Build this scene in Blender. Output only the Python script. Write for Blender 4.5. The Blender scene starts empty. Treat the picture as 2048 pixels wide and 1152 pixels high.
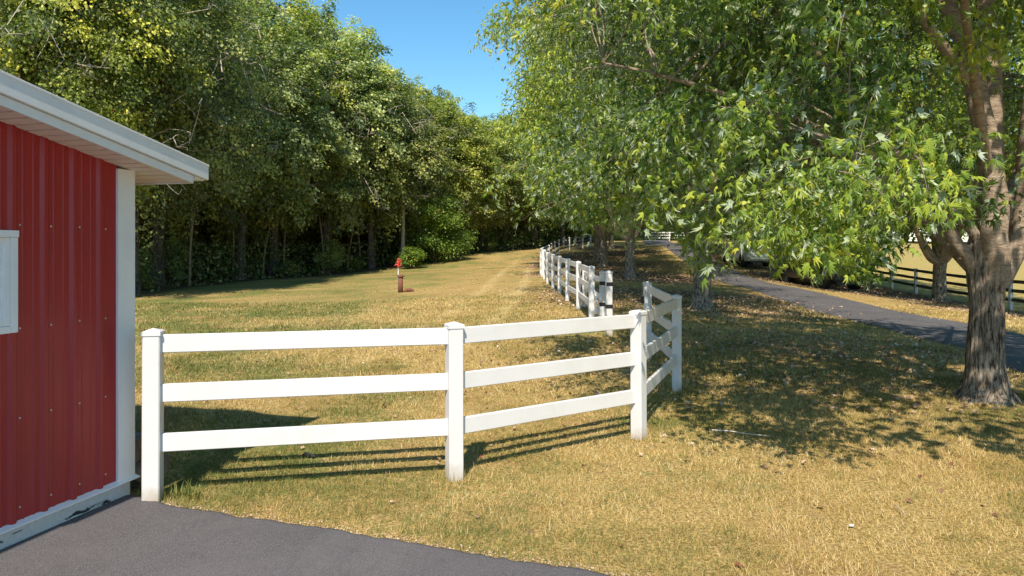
import bpy, math, random
import numpy as np
from mathutils import Vector, Matrix

# ------------------------------------------------------------------ camera, light, exposure
scene = bpy.context.scene
COL = scene.collection
F = 1365.33          # focal length in photo pixels (2048 wide)
HZ = 500.0           # horizon row in the photo
CAMZ = 1.95
cam_data = bpy.data.cameras.new("camera")
cam_data.sensor_width = 36.0
cam_data.lens = 24.0
cam_data.shift_y = -(576.0 - HZ) / 2048.0
cam_data.clip_start = 0.05
cam_data.clip_end = 6000.0
cam = bpy.data.objects.new("camera", cam_data)
cam.location = (0, 0, CAMZ)
cam.rotation_euler = (math.radians(90), 0, 0)
COL.objects.link(cam)
scene.camera = cam

SHADOW = Vector((0.13, 0.80, -1.0))          # where a shadow falls, per metre of height
el = math.atan2(1.0, math.hypot(SHADOW.x, SHADOW.y))
sun_data = bpy.data.lights.new("sun", 'SUN')
sun_data.energy = 4.3
sun_data.angle = math.radians(0.53)
sun_data.color = (1.0, 0.92, 0.80)
sun = bpy.data.objects.new("sun", sun_data)
sun.rotation_euler = SHADOW.to_track_quat('-Z', 'Y').to_euler()
sun.location = (-5, -20, 30)
COL.objects.link(sun)

world = bpy.data.worlds.new("World")
scene.world = world
world.use_nodes = True
wn = world.node_tree.nodes
wl = world.node_tree.links
wn.clear()
sky = wn.new("ShaderNodeTexSky")
sky.sky_type = 'NISHITA'
sky.sun_disc = False
sky.sun_elevation = el
# sun stands opposite to the direction shadows fall; sky rotation is clockwise from +Y
sky.sun_rotation = math.atan2(-SHADOW.x, -SHADOW.y)
sky.air_density = 1.0
sky.dust_density = 0.15
sky.ozone_density = 3.0
sky.altitude = 200
hs = wn.new("ShaderNodeHueSaturation")
hs.inputs['Hue'].default_value = 0.486
hs.inputs['Saturation'].default_value = 1.2
bg = wn.new("ShaderNodeBackground")
bg.inputs['Strength'].default_value = 0.125
wo = wn.new("ShaderNodeOutputWorld")
wl.new(sky.outputs[0], hs.inputs['Color'])
wl.new(hs.outputs[0], bg.inputs['Color'])
wl.new(bg.outputs[0], wo.inputs['Surface'])

scene.view_settings.view_transform = 'Standard'
scene.view_settings.look = 'None'
scene.view_settings.exposure = 0.70
scene.view_settings.gamma = 1.0
scene.view_settings.use_curve_mapping = False
scene.render.engine = 'CYCLES'
scene.cycles.use_denoising = True
scene.cycles.denoiser = 'OPENIMAGEDENOISE'
scene.cycles.denoising_input_passes = 'RGB_ALBEDO_NORMAL'
scene.cycles.denoising_prefilter = 'ACCURATE'
scene.cycles.sample_clamp_indirect = 4.0
scene.cycles.max_bounces = 8
scene.cycles.diffuse_bounces = 5
scene.cycles.transmission_bounces = 4
scene.cycles.transparent_max_bounces = 8

rng = np.random.default_rng(7)
random.seed(7)

# ------------------------------------------------------------------ helpers
def setp(o, label=None, cat=None, group=None, kind=None):
    if label: o['label'] = label
    if cat: o['category'] = cat
    if group: o['group'] = group
    if kind: o['kind'] = kind
    return o

def empty(name, loc, rz=0.0):
    o = bpy.data.objects.new(name, None)
    o.empty_display_size = 0.3
    o.location = loc
    o.rotation_euler = (0, 0, rz)
    COL.objects.link(o)
    return o

def link_mesh(name, me, mat=None, parent=None):
    if mat is not None and not me.materials:
        me.materials.append(mat)
    o = bpy.data.objects.new(name, me)
    COL.objects.link(o)
    if parent is not None:
        o.parent = parent
    return o

def np_mesh(name, verts, faces, smooth=False, tint=None, attrs=None):
    """verts (n,3); faces (m,k) all of one size"""
    me = bpy.data.meshes.new(name)
    verts = np.asarray(verts, dtype=np.float32)
    faces = np.asarray(faces, dtype=np.int32)
    m, k = faces.shape
    me.vertices.add(len(verts))
    me.vertices.foreach_set("co", verts.ravel())
    me.loops.add(m * k)
    me.loops.foreach_set("vertex_index", faces.ravel())
    me.polygons.add(m)
    me.polygons.foreach_set("loop_start", np.arange(0, m * k, k, dtype=np.int32))
    me.polygons.foreach_set("use_smooth", np.full(m, smooth, dtype=bool))
    me.update(calc_edges=True)
    if tint is not None:
        a = me.attributes.new("tint", 'FLOAT', 'POINT')
        a.data.foreach_set("value", np.asarray(tint, dtype=np.float32))
    for nm, val in (attrs or {}).items():
        a = me.attributes.new(nm, 'FLOAT', 'POINT')
        a.data.foreach_set("value", np.asarray(val, dtype=np.float32))
    return me

class MB:
    """collects convex bits into one mesh"""
    def __init__(self):
        self.v = []; self.f = []
    def add(self, vs, fs):
        b = len(self.v)
        self.v += [tuple(p) for p in vs]
        self.f += [tuple(i + b for i in f) for f in fs]
        return self
    def box(self, x0, x1, y0, y1, z0, z1):
        vs = [(x0,y0,z0),(x1,y0,z0),(x1,y1,z0),(x0,y1,z0),(x0,y0,z1),(x1,y0,z1),(x1,y1,z1),(x0,y1,z1)]
        return self.add(vs, [(0,3,2,1),(4,5,6,7),(0,1,5,4),(1,2,6,5),(2,3,7,6),(3,0,4,7)])
    def ring_stack(self, rings, cap=True):
        n = len(rings[0]); vs = [p for r in rings for p in r]; fs = []
        for i in range(len(rings) - 1):
            for j in range(n):
                a = i*n + j; b = i*n + (j+1) % n
                fs.append((a, b, b+n, a+n))
        if cap:
            fs.append(tuple(range(n-1, -1, -1)))
            fs.append(tuple(range((len(rings)-1)*n, len(rings)*n)))
        return self.add(vs, fs)
    def lathe(self, prof, n=16, axis='Z', c=(0,0,0)):
        rings = []
        for r, h in prof:
            ring = []
            for j in range(n):
                a = 2*math.pi*j/n
                p = (r*math.cos(a), r*math.sin(a), h)
                if axis == 'X': p = (p[2], p[0], p[1])
                if axis == 'Y': p = (p[1], p[2], p[0])
                ring.append((p[0]+c[0], p[1]+c[1], p[2]+c[2]))
            rings.append(ring)
        return self.ring_stack(rings)
    def mesh(self, name, smooth=False):
        me = bpy.data.meshes.new(name)
        me.from_pydata(self.v, [], self.f)
        if smooth:
            me.polygons.foreach_set("use_smooth", np.full(len(me.polygons), True))
        me.update()
        return me
    def build(self, name, mat, parent=None, smooth=False):
        return link_mesh(name, self.mesh(name, smooth), mat, parent)

def bevel(o, w=0.004, seg=2):
    m = o.modifiers.new("bevel", 'BEVEL'); m.width = w; m.segments = seg; m.limit_method = 'ANGLE'
    m.angle_limit = math.radians(40)
    return o

def unit(a):
    a = np.asarray(a, float)
    return a / np.maximum(np.linalg.norm(a, axis=-1, keepdims=True), 1e-9)

# value noise
def _hash(ix, iy, seed):
    h = (ix.astype(np.int64) * 374761393 + iy.astype(np.int64) * 668265263 + seed * 982451653) & 0xffffffff
    h = ((h ^ (h >> 13)) * 1274126177) & 0xffffffff
    return ((h ^ (h >> 16)) & 0xffff) / 65535.0
def vnoise(x, y, seed=0):
    x = np.asarray(x, float); y = np.asarray(y, float)
    ix = np.floor(x); iy = np.floor(y); fx = x - ix; fy = y - iy
    fx = fx*fx*(3-2*fx); fy = fy*fy*(3-2*fy)
    a = _hash(ix, iy, seed); b = _hash(ix+1, iy, seed); c = _hash(ix, iy+1, seed); d = _hash(ix+1, iy+1, seed)
    return (a*(1-fx)+b*fx)*(1-fy) + (c*(1-fx)+d*fx)*fy
def fbm(x, y, seed=0, o=4):
    s = 0; a = 0.5; t = 0
    for i in range(o):
        s = s + a*vnoise(np.asarray(x)*2**i, np.asarray(y)*2**i, seed+i*17); t += a; a *= 0.5
    return s/t
def sstep(a, b, x):
    t = np.clip((x-a)/(b-a), 0, 1)
    return t*t*(3-2*t)

# ------------------------------------------------------------------ terrain
CP = []
for gx in (-12, -6, 0, 5, 10, 16):
    for gy in (-4, 2, 7, 10):
        CP.append((gx, gy, 0.0 if gx < 14 else -0.25))
CP += [(2.34,11.8,.08),(2.01,14.13,.19),(1.86,16,.245),(1.83,18.8,.312),(1.72,21.2,.36),(1.67,24,.42),(1.57,26.2,.47),
       (1.5,28.7,.52),(1.48,30.6,.64),(5.7,20.5,.17),(5.9,34,.5),(5.9,44,.89),(6.7,54,1.24),(9.9,66,2.1),(7,80,2.6),
       (-15,30,.15),(-14.6,38,.22),(-11.4,48,.26),(-8.3,57,.82),(-3.5,65,1.6),(3.3,75,2.1),(-4.6,28,.2),(-14,25,.1),(-3,18,.1),
       (8.9,13.2,0),(9.1,16,0),(9.5,21.5,.02),(11.9,17.9,0),(12.6,24,.02),(13,31,.2),(10.5,33.6,.3),(13.5,42,.6),(14,51,1.4),(14.3,60,2.4),(16,80,3.0),
       (21,36.6,-.28),(21,34.4,-.39),(21,32.3,-.5),(21,28.5,-.6),(21,22,-.6),(26,28,-.8),(40,60,.6),(60,100,2.6),(80,130,4),(28,80,2.7),(22,50,.7),
       (50,20,-1.2),(50,-10,-1.2),(100,60,1.0),(-40,20,0),(-40,60,.3),(-60,110,2),(-20,110,2.6),(15,120,3.4),(50,150,4.5),(-50,-10,0),(120,130,4)]
CP = np.array(CP, float)
def _tps_k(r2):
    return 0.5*r2*np.log(np.maximum(r2, 1e-9))
_n = len(CP)
_A = np.zeros((_n+3, _n+3))
_d2 = ((CP[:, None, :2]-CP[None, :, :2])**2).sum(-1)
_A[:_n, :_n] = _tps_k(_d2) + np.eye(_n)*1.5
_A[:_n, _n] = 1; _A[:_n, _n+1:] = CP[:, :2]
_A[_n, :_n] = 1; _A[_n+1:, :_n] = CP[:, :2].T
_w = np.linalg.solve(_A, np.concatenate([CP[:, 2], [0, 0, 0]]))
def gz(x, y, bank=True):
    x = np.asarray(x, float); y = np.asarray(y, float)
    xf = x.ravel(); yf = y.ravel()
    out = np.zeros(len(xf))
    for s in range(0, len(xf), 20000):
        xs = xf[s:s+20000]; ys = yf[s:s+20000]
        d2 = (xs[:, None]-CP[None, :, 0])**2 + (ys[:, None]-CP[None, :, 1])**2
        out[s:s+20000] = _tps_k(d2) @ _w[:_n] + _w[_n] + _w[_n+1]*xs + _w[_n+2]*ys
    r = np.hypot(xf-5, yf-40)
    k = sstep(90, 170, r)
    out = out*(1-k) + 3.0*k
    # flat in front
    k = sstep(9.5, 12.5, yf) + sstep(12.5, 17, np.abs(xf-1)); k = np.clip(k, 0, 1)
    out = out*k
    if bank:   # little bank held by the block wall behind the barn corner
        out = out + 0.37*sstep(5.66, 5.78, yf)*sstep(-2.88, -3.2, xf)*sstep(8.6, 6.2, yf)
    return out.reshape(x.shape)
def g1(x, y):
    return float(gz(np.array([x]), np.array([y]))[0])

# ------------------------------------------------------------------ material tools
def new_mat(name):
    m = bpy.data.materials.new(name); m.use_nodes = True
    nt = m.node_tree; nt.nodes.clear()
    out = nt.nodes.new("ShaderNodeOutputMaterial")
    b = nt.nodes.new("ShaderNodeBsdfPrincipled")
    nt.links.new(b.outputs[0], out.inputs['Surface'])
    return m, nt, b, out
def N(nt, typ, **kw):
    n = nt.nodes.new(typ)
    for k, v in kw.items():
        if hasattr(n, k): setattr(n, k, v)
        else: n.inputs[k].default_value = v
    return n
def noise(nt, scale, detail=4, rough=0.55, vec=None, dist=0.0):
    n = nt.nodes.new("ShaderNodeTexNoise")
    n.inputs['Scale'].default_value = scale; n.inputs['Detail'].default_value = detail
    n.inputs['Roughness'].default_value = rough; n.inputs['Distortion'].default_value = dist
    if vec is not None: nt.links.new(vec, n.inputs['Vector'])
    return n
def ramp(nt, fac, stops):
    r = nt.nodes.new("ShaderNodeValToRGB")
    els = r.color_ramp.elements
    while len(els) > 1: els.remove(els[-1])
    els[0].position = stops[0][0]; els[0].color = (*stops[0][1], 1)
    for p, c in stops[1:]:
        e = els.new(p); e.color = (*c, 1)
    nt.links.new(fac, r.inputs[0])
    return r
def mixc(nt, fac, a, b, mode='MIX'):
    m = nt.nodes.new("ShaderNodeMix"); m.data_type = 'RGBA'; m.blend_type = mode
    for sock, val in ((m.inputs[0], fac), (m.inputs[6], a), (m.inputs[7], b)):
        if hasattr(val, 'links'): nt.links.new(val, sock)
        elif isinstance(val, tuple): sock.default_value = (*val, 1) if len(val) == 3 else val
        else: sock.default_value = val
    return m.outputs[2]
def maprange(nt, v, a, b, c=0.0, d=1.0):
    m = nt.nodes.new("ShaderNodeMapRange")
    nt.links.new(v, m.inputs[0])
    m.inputs[1].default_value = a; m.inputs[2].default_value = b; m.inputs[3].default_value = c; m.inputs[4].default_value = d
    return m.outputs[0]
def math_(nt, op, a, b=None):
    m = nt.nodes.new("ShaderNodeMath"); m.operation = op
    for i, v in enumerate((a, b)):
        if v is None: continue
        if hasattr(v, 'links'): nt.links.new(v, m.inputs[i])
        else: m.inputs[i].default_value = v
    return m.outputs[0]
def bump(nt, b, h, strength=0.3, dist=0.01):
    n = nt.nodes.new("ShaderNodeBump"); n.inputs['Strength'].default_value = strength; n.inputs['Distance'].default_value = dist
    nt.links.new(h, n.inputs['Height']); nt.links.new(n.outputs[0], b.inputs['Normal'])
    return n
def geo(nt): return nt.nodes.new("ShaderNodeNewGeometry")
def attr(nt, name):
    a = nt.nodes.new("ShaderNodeAttribute"); a.attribute_name = name; return a.outputs['Fac']
def mapping(nt, vec, scale=(1,1,1), rot=(0,0,0)):
    m = nt.nodes.new("ShaderNodeMapping"); m.inputs['Scale'].default_value = scale; m.inputs['Rotation'].default_value = rot
    nt.links.new(vec, m.inputs['Vector']); return m.outputs[0]
def objco(nt): return nt.nodes.new("ShaderNodeTexCoord").outputs['Object']
def simple(name, col, rough=0.5, metal=0.0, spec=0.5, var=0.12, scale=12.0, bumps=0.0):
    m, nt, b, _ = new_mat(name)
    n = noise(nt, scale, 5, 0.6, objco(nt))
    dark = tuple(c*(1-var) for c in col); lite = tuple(min(1, c*(1+var)) for c in col)
    r = ramp(nt, n.outputs[0], [(0.3, dark), (0.7, lite)])
    nt.links.new(r.outputs[0], b.inputs['Base Color'])
    b.inputs['Roughness'].default_value = rough; b.inputs['Metallic'].default_value = metal
    b.inputs['Specular IOR Level'].default_value = spec
    if bumps: bump(nt, b, n.outputs[0], bumps, 0.01)
    return m

# ---- lawn ground
STRAW = (0.46, 0.31, 0.115); GREEN = (0.13, 0.165, 0.035)
def mat_ground():
    m, nt, b, _ = new_mat("dry_lawn")
    p = geo(nt).outputs['Position']
    gr = attr(nt, "green"); lit = attr(nt, "litter"); fd = attr(nt, "field"); track = attr(nt, "track")
    n1 = noise(nt, 38, 6, 0.75, p); n2 = noise(nt, 2.2, 5, 0.6, p); n3 = noise(nt, 9, 5, 0.7, p)
    straw = ramp(nt, n1.outputs[0], [(0.30, (0.06,0.036,0.014)), (0.44, (0.26,0.17,0.058)), (0.57, (0.52,0.365,0.14)), (0.74, (0.82,0.63,0.33))])
    green = ramp(nt, n1.outputs[0], [(0.30, (0.035,0.048,0.012)), (0.5, (0.13,0.16,0.040)), (0.72, (0.27,0.27,0.085))])
    g = math_(nt, 'ADD', gr, maprange(nt, n3.outputs[0], 0.3, 0.7, -0.35, 0.35))
    g = maprange(nt, g, 0.25, 0.75)
    c = mixc(nt, g, straw.outputs[0], green.outputs[0])
    n5 = noise(nt, 0.75, 6, 0.65, p)
    rus = maprange(nt, n5.outputs[0], 0.5, 0.68, 0, 0.55)
    c = mixc(nt, rus, c, (0.30, 0.165, 0.065))
    n6 = noise(nt, 3.3, 7, 0.75, p)
    c = mixc(nt, maprange(nt, n6.outputs[0], 0.57, 0.70, 0, 0.8), c, (0.15, 0.105, 0.065))
    # soil and old litter under the trees
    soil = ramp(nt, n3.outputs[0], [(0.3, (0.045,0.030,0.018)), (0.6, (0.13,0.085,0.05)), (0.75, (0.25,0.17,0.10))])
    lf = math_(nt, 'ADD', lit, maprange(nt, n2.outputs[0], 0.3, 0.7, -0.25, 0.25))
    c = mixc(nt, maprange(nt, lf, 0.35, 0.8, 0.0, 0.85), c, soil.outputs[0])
    c = mixc(nt, maprange(nt, track, 0, 1, 0, 0.5), c, (0.62, 0.46, 0.22))
    # mown pasture
    w = nt.nodes.new("ShaderNodeTexWave"); w.inputs['Scale'].default_value = 0.34; w.inputs['Distortion'].default_value = 1.2
    w.inputs['Detail'].default_value = 3
    nt.links.new(mapping(nt, p, rot=(0,0,1.78)), w.inputs['Vector'])
    wv = mixc(nt, 0.5, w.outputs[0], noise(nt, 4.5, 8, 0.75, p).outputs[0])
    fcol = ramp(nt, wv, [(0.34, (0.20,0.15,0.045)), (0.5, (0.37,0.265,0.09)), (0.66, (0.53,0.39,0.15))])
    fc2 = mixc(nt, maprange(nt, n2.outputs[0], 0.45, 0.68, 0, 0.5), fcol.outputs[0], (0.26, 0.27, 0.07))
    c = mixc(nt, fd, c, fc2)
    nt.links.new(c, b.inputs['Base Color'])
    b.inputs['Roughness'].default_value = 0.95; b.inputs['Specular IOR Level'].default_value = 0.1
    bump(nt, b, n1.outputs[0], 0.7, 0.03)
    return m

def mat_blade():
    m, nt, b, out = new_mat("grass_blades")
    t = attr(nt, "tint")
    c = ramp(nt, t, [(0.0, (0.075,0.105,0.02)), (0.25, (0.17,0.20,0.045)), (0.38, (0.32,0.27,0.075)), (0.55, (0.49,0.33,0.10)), (0.78, (0.71,0.51,0.205)), (1.0, (0.84,0.70,0.41))])
    nt.links.new(c.outputs[0], b.inputs['Base Color'])
    b.inputs['Roughness'].default_value = 0.6; b.inputs['Specular IOR Level'].default_value = 0.25
    tr = nt.nodes.new("ShaderNodeBsdfTranslucent"); nt.links.new(c.outputs[0], tr.inputs[0])
    mx = nt.nodes.new("ShaderNodeMixShader"); mx.inputs[0].default_value = 0.25
    nt.links.new(b.outputs[0], mx.inputs[1]); nt.links.new(tr.outputs[0], mx.inputs[2]); nt.links.new(mx.outputs[0], out.inputs[0])
    return m

def mat_asphalt():
    m, nt, b, _ = new_mat("asphalt")
    p = geo(nt).outputs['Position']
    n1 = noise(nt, 170, 3, 0.7, p); n2 = noise(nt, 0.9, 5, 0.6, p); v = nt.nodes.new("ShaderNodeTexVoronoi"); v.inputs['Scale'].default_value = 110
    nt.links.new(p, v.inputs['Vector'])
    c = ramp(nt, n1.outputs[0], [(0.3, (0.042,0.039,0.040)), (0.52, (0.085,0.078,0.080)), (0.72, (0.27,0.25,0.25))])
    c2 = mixc(nt, maprange(nt, n2.outputs[0], 0.35, 0.7, 0, 0.4), c.outputs[0], (0.155, 0.135, 0.138))
    n4 = noise(nt, 14, 6, 0.7, p)
    c3 = mixc(nt, maprange(nt, n4.outputs[0], 0.55, 0.8, 0, 0.35), c2, (0.045, 0.04, 0.042))
    n7 = noise(nt, 1.6, 3, 0.5, p, 2.5)
    cr = nt.nodes.new('ShaderNodeMath'); cr.operation = 'ABSOLUTE'
    nt.links.new(math_(nt, 'SUBTRACT', n7.outputs[0], 0.5), cr.inputs[0])
    c3 = mixc(nt, maprange(nt, cr.outputs[0], 0.0035, 0.0015, 0, 0.35), c3, (0.03, 0.028, 0.028))
    n8 = noise(nt, 0.45, 5, 0.7, p, 0.8)
    c3 = mixc(nt, maprange(nt, n8.outputs[0], 0.52, 0.66, 0, 0.5), c3, (0.15, 0.14, 0.135))
    nt.links.new(c3, b.inputs['Base Color'])
    b.inputs['Roughness'].default_value = 0.82; b.inputs['Specular IOR Level'].default_value = 0.35
    bump(nt, b, v.outputs[0], 0.5, 0.006)
    return m

def mat_leaf(name, stops, under=(0.50, 0.55, 0.40), trans=0.32, rough=0.42, objvar=0.0, under_mix=0.75):
    m, nt, b, out = new_mat(name)
    t = attr(nt, "tint")
    c = ramp(nt, t, stops).outputs[0]
    if objvar:
        oi = nt.nodes.new("ShaderNodeObjectInfo")
        h = nt.nodes.new("ShaderNodeHueSaturation")
        nt.links.new(maprange(nt, oi.outputs['Random'], 0, 1, 0.5-objvar*0.30, 0.5+objvar*0.10), h.inputs['Hue'])
        nt.links.new(maprange(nt, oi.outputs['Random'], 0, 1, 1.0, 0.72), h.inputs['Saturation'])
        nt.links.new(maprange(nt, math_(nt, 'FRACT', math_(nt, 'MULTIPLY', oi.outputs['Random'], 7.3)), 0, 1, 1.25, 0.75), h.inputs['Value'])
        nt.links.new(c, h.inputs['Color']); c = h.outputs[0]
    g = geo(nt)
    bc = mixc(nt, math_(nt, 'MULTIPLY', g.outputs['Backfacing'], under_mix), c, under)
    nt.links.new(bc, b.inputs['Base Color'])
    b.inputs['Roughness'].default_value = rough; b.inputs['Specular IOR Level'].default_value = 0.45
    tr = nt.nodes.new("ShaderNodeBsdfTranslucent")
    tc = mixc(nt, 1.0, c, (1.5, 1.7, 0.55), 'MULTIPLY')
    nt.links.new(tc, tr.inputs[0])
    mx = nt.nodes.new("ShaderNodeMixShader"); mx.inputs[0].default_value = trans
    nt.links.new(b.outputs[0], mx.inputs[1]); nt.links.new(tr.outputs[0], mx.inputs[2]); nt.links.new(mx.outputs[0], out.inputs[0])
    return m

def mat_bark(name, dark, mid, lite, scale=1.0, smoothlimb=False):
    m, nt, b, _ = new_mat(name)
    p = objco(nt)
    v = mapping(nt, p, (9*scale, 9*scale, 1.6*scale))
    n1 = noise(nt, 3.2, 8, 0.7, v, 0.6)
    n2 = noise(nt, 2.0, 5, 0.6, p)
    age = attr(nt, "age")
    furrow = ramp(nt, n1.outputs[0], [(0.40, dark), (0.48, mid), (0.64, lite)])
    # smoother upper limbs with cross rings
    v2 = mapping(nt, p, (4, 4, 13))
    n3 = noise(nt, 1.3, 7, 0.72, v2, 1.2)
    smoothc = ramp(nt, n3.outputs[0], [(0.28, (0.20, 0.145, 0.10)), (0.5, (0.40, 0.30, 0.21)), (0.75, (0.58, 0.47, 0.35))])
    a = maprange(nt, math_(nt, 'ADD', age, maprange(nt, n2.outputs[0], 0.3, 0.7, -0.25, 0.25)), 0.35, 0.65)
    c = mixc(nt, a, furrow.outputs[0], smoothc.outputs[0])
    lich = maprange(nt, n2.outputs[0], 0.62, 0.72, 0, 0.55)
    c = mixc(nt, lich, c, (0.33, 0.30, 0.12))
    nt.links.new(c, b.inputs['Base Color'])
    b.inputs['Roughness'].default_value = 0.9; b.inputs['Specular IOR Level'].default_value = 0.15
    hgt = mixc(nt, a, n1.outputs[0], n3.outputs[0])
    bp = bump(nt, b, hgt, 1.0, 0.06)
    return m

def mat_vinyl():
    m, nt, b, _ = new_mat("white_vinyl")
    p = geo(nt).outputs['Position']
    n1 = noise(nt, 55, 3, 0.7, p); n2 = noise(nt, 5, 6, 0.7, p)
    c = mixc(nt, maprange(nt, n2.outputs[0], 0.45, 0.8, 0, 0.35), (0.67, 0.65, 0.625), (0.55, 0.53, 0.49))
    c = mixc(nt, maprange(nt, n1.outputs[0], 0.73, 0.80, 0, 0.7), c, (0.25, 0.22, 0.18))
    # splash dirt at the foot of the posts
    oz = nt.nodes.new("ShaderNodeSeparateXYZ"); nt.links.new(objco(nt), oz.inputs[0])
    gr_ = maprange(nt, noise(nt, 1.3, 7, 0.75, p).outputs[0], 0.52, 0.72, 0, 0.30)
    c = mixc(nt, gr_, c, (0.46, 0.46, 0.38))
    d = maprange(nt, math_(nt, 'ADD', oz.outputs[2], maprange(nt, n2.outputs[0], 0.3, 0.7, -0.06, 0.06)), 0.14, 0.0, 0, 0.7)
    isp = attr(nt, "foot")
    c = mixc(nt, math_(nt, 'MULTIPLY', d, isp), c, (0.40, 0.31, 0.20))
    nt.links.new(c, b.inputs['Base Color'])
    b.inputs['Roughness'].default_value = 0.42; b.inputs['Specular IOR Level'].default_value = 0.4
    return m

def mat_steel(name, col, rough=0.45):
    m, nt, b, _ = new_mat(name)
    p = objco(nt)
    n1 = noise(nt, 260, 2, 0.7, p); n2 = noise(nt, 1.7, 6, 0.65, p); n3 = noise(nt, 1.0, 4, 0.6, mapping(nt, p, (14, 14, 1.2)))
    c = mixc(nt, maprange(nt, n1.outputs[0], 0.35, 0.7, 0, 0.35), col, tuple(min(1, x*1.5+0.01) for x in col))
    c = mixc(nt, maprange(nt, n2.outputs[0], 0.5, 0.75, 0, 0.35), c, tuple(x*0.7+0.015 for x in col))
    c = mixc(nt, maprange(nt, n3.outputs[0], 0.55, 0.75, 0, 0.22), c, tuple(min(1, x*0.8+0.08) for x in col))
    nt.links.new(c, b.inputs['Base Color'])
    nt.links.new(maprange(nt, n2.outputs[0], 0.3, 0.7, rough-0.08, rough+0.12), b.inputs['Roughness'])
    bump(nt, b, n1.outputs[0], 0.08, 0.002)
    return m

def mat_base():
    m, nt, b, _ = new_mat("chipped_white_paint")
    p = objco(nt)
    n = noise(nt, 3.2, 8, 0.72, mapping(nt, p, (4, 1.1, 5)), 0.4); n2 = noise(nt, 40, 4, 0.6, p)
    oz = nt.nodes.new("ShaderNodeSeparateXYZ"); nt.links.new(p, oz.inputs[0])
    edge = maprange(nt, oz.outputs[2], 0.0, 0.12, 0.09, -0.10)
    k = maprange(nt, math_(nt, 'ADD', n.outputs[0], edge), 0.60, 0.615)
    c = mixc(nt, maprange(nt, n2.outputs[0], 0.3, 0.7), (0.50, 0.50, 0.48), (0.60, 0.60, 0.58))
    c = mixc(nt, k, c, (0.025, 0.022, 0.02))
    nt.links.new(c, b.inputs['Base Color']); b.inputs['Roughness'].default_value = 0.75
    bump(nt, b, k, 0.5, -0.004)
    return m

def mat_rust():
    m, nt, b, _ = new_mat("rusty_iron")
    p = objco(nt); n = noise(nt, 22, 7, 0.7, p)
    c = ramp(nt, n.outputs[0], [(0.3, (0.05,0.02,0.012)), (0.5, (0.16,0.055,0.028)), (0.72, (0.30,0.12,0.06))])
    nt.links.new(c.outputs[0], b.inputs['Base Color']); b.inputs['Roughness'].default_value = 0.8
    bump(nt, b, n.outputs[0], 0.5, 0.006)
    return m

M_GROUND = mat_ground(); M_BLADE = mat_blade(); M_ASPH = mat_asphalt(); M_VINYL = mat_vinyl()
M_RED = mat_steel("red_barn_steel", (0.34, 0.018, 0.018), 0.42)
M_TRIM = mat_steel("white_trim_steel", (0.82, 0.78, 0.73), 0.45)
M_FASCIA = mat_steel("white_roof_trim", (0.74, 0.725, 0.70), 0.4)
M_SOFFIT = simple("beige_soffit", (0.82, 0.72, 0.66), 0.6, var=0.05)
M_BASE = mat_base(); M_RUST = mat_rust()
M_DARKRAIL = simple("dark_brown_rail", (0.085, 0.07, 0.06), 0.7, var=0.3)  # even dark brown for the rails of the far and pasture fences
M_BLACK = simple("black_iron", (0.018, 0.017, 0.017), 0.5, var=0.2)
M_SCREW = simple("screw_metal", (0.62, 0.58, 0.56), 0.35, 0.6)
M_STONE = simple("tan_concrete_block", (0.20, 0.15, 0.11), 0.95, var=0.45, scale=9, bumps=0.8)
M_REDP = simple("red_hydrant_paint", (0.55, 0.045, 0.03), 0.45, var=0.2, scale=30)
M_GALV = simple("galvanised_pipe", (0.45, 0.45, 0.44), 0.4, 0.6)
M_BARK = mat_bark("maple_bark", (0.045, 0.033, 0.024), (0.23, 0.18, 0.135), (0.52, 0.43, 0.33))
M_BARK2 = mat_bark("forest_bark", (0.03, 0.025, 0.02), (0.12, 0.10, 0.08), (0.24, 0.20, 0.165), 0.7)
M_TWIG = simple("bare_twigs", (0.42, 0.36, 0.29), 0.9, var=0.35)
M_MAPLE = mat_leaf("maple_leaves", [(0.0, (0.030,0.070,0.010)), (0.35, (0.085,0.145,0.020)), (0.62, (0.20,0.275,0.036)), (0.85, (0.38,0.42,0.045)), (1.0, (0.50,0.46,0.05))], trans=0.35)
M_MAPLE2 = mat_leaf("far_maple_leaves", [(0.0, (0.034,0.068,0.012)), (0.3, (0.15,0.215,0.022)), (0.55, (0.32,0.39,0.045)), (1.0, (0.56,0.54,0.08))], under=(0.40, 0.46, 0.24), under_mix=0.5, trans=0.33)
M_WOODL = mat_leaf("wood_leaves", [(0.0, (0.040,0.070,0.018)), (0.3, (0.14,0.195,0.034)), (0.6, (0.38,0.425,0.068)), (0.97, (0.76,0.70,0.12)), (1.0, (0.55,0.16,0.04))], under=(0.26, 0.29, 0.17), trans=0.36, rough=0.45, objvar=0.055)
M_BUSH = mat_leaf("bush_leaves", [(0.0, (0.045,0.09,0.016)), (0.5, (0.16,0.25,0.032)), (1.0, (0.36,0.40,0.055))], under=(0.16,0.22,0.10), trans=0.33)
def mat_litter():
    m, nt, b, out = new_mat("fallen_leaf_litter")
    t = attr(nt, "tint")
    c = ramp(nt, t, [(0.0, (0.16,0.03,0.02)), (0.22, (0.20,0.10,0.05)), (0.5, (0.36,0.22,0.13)), (0.75, (0.50,0.35,0.24)), (1.0, (0.68,0.55,0.45))])
    nt.links.new(c.outputs[0], b.inputs['Base Color']); b.inputs['Roughness'].default_value = 0.7
    return m
M_LITTER = mat_litter()

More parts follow.
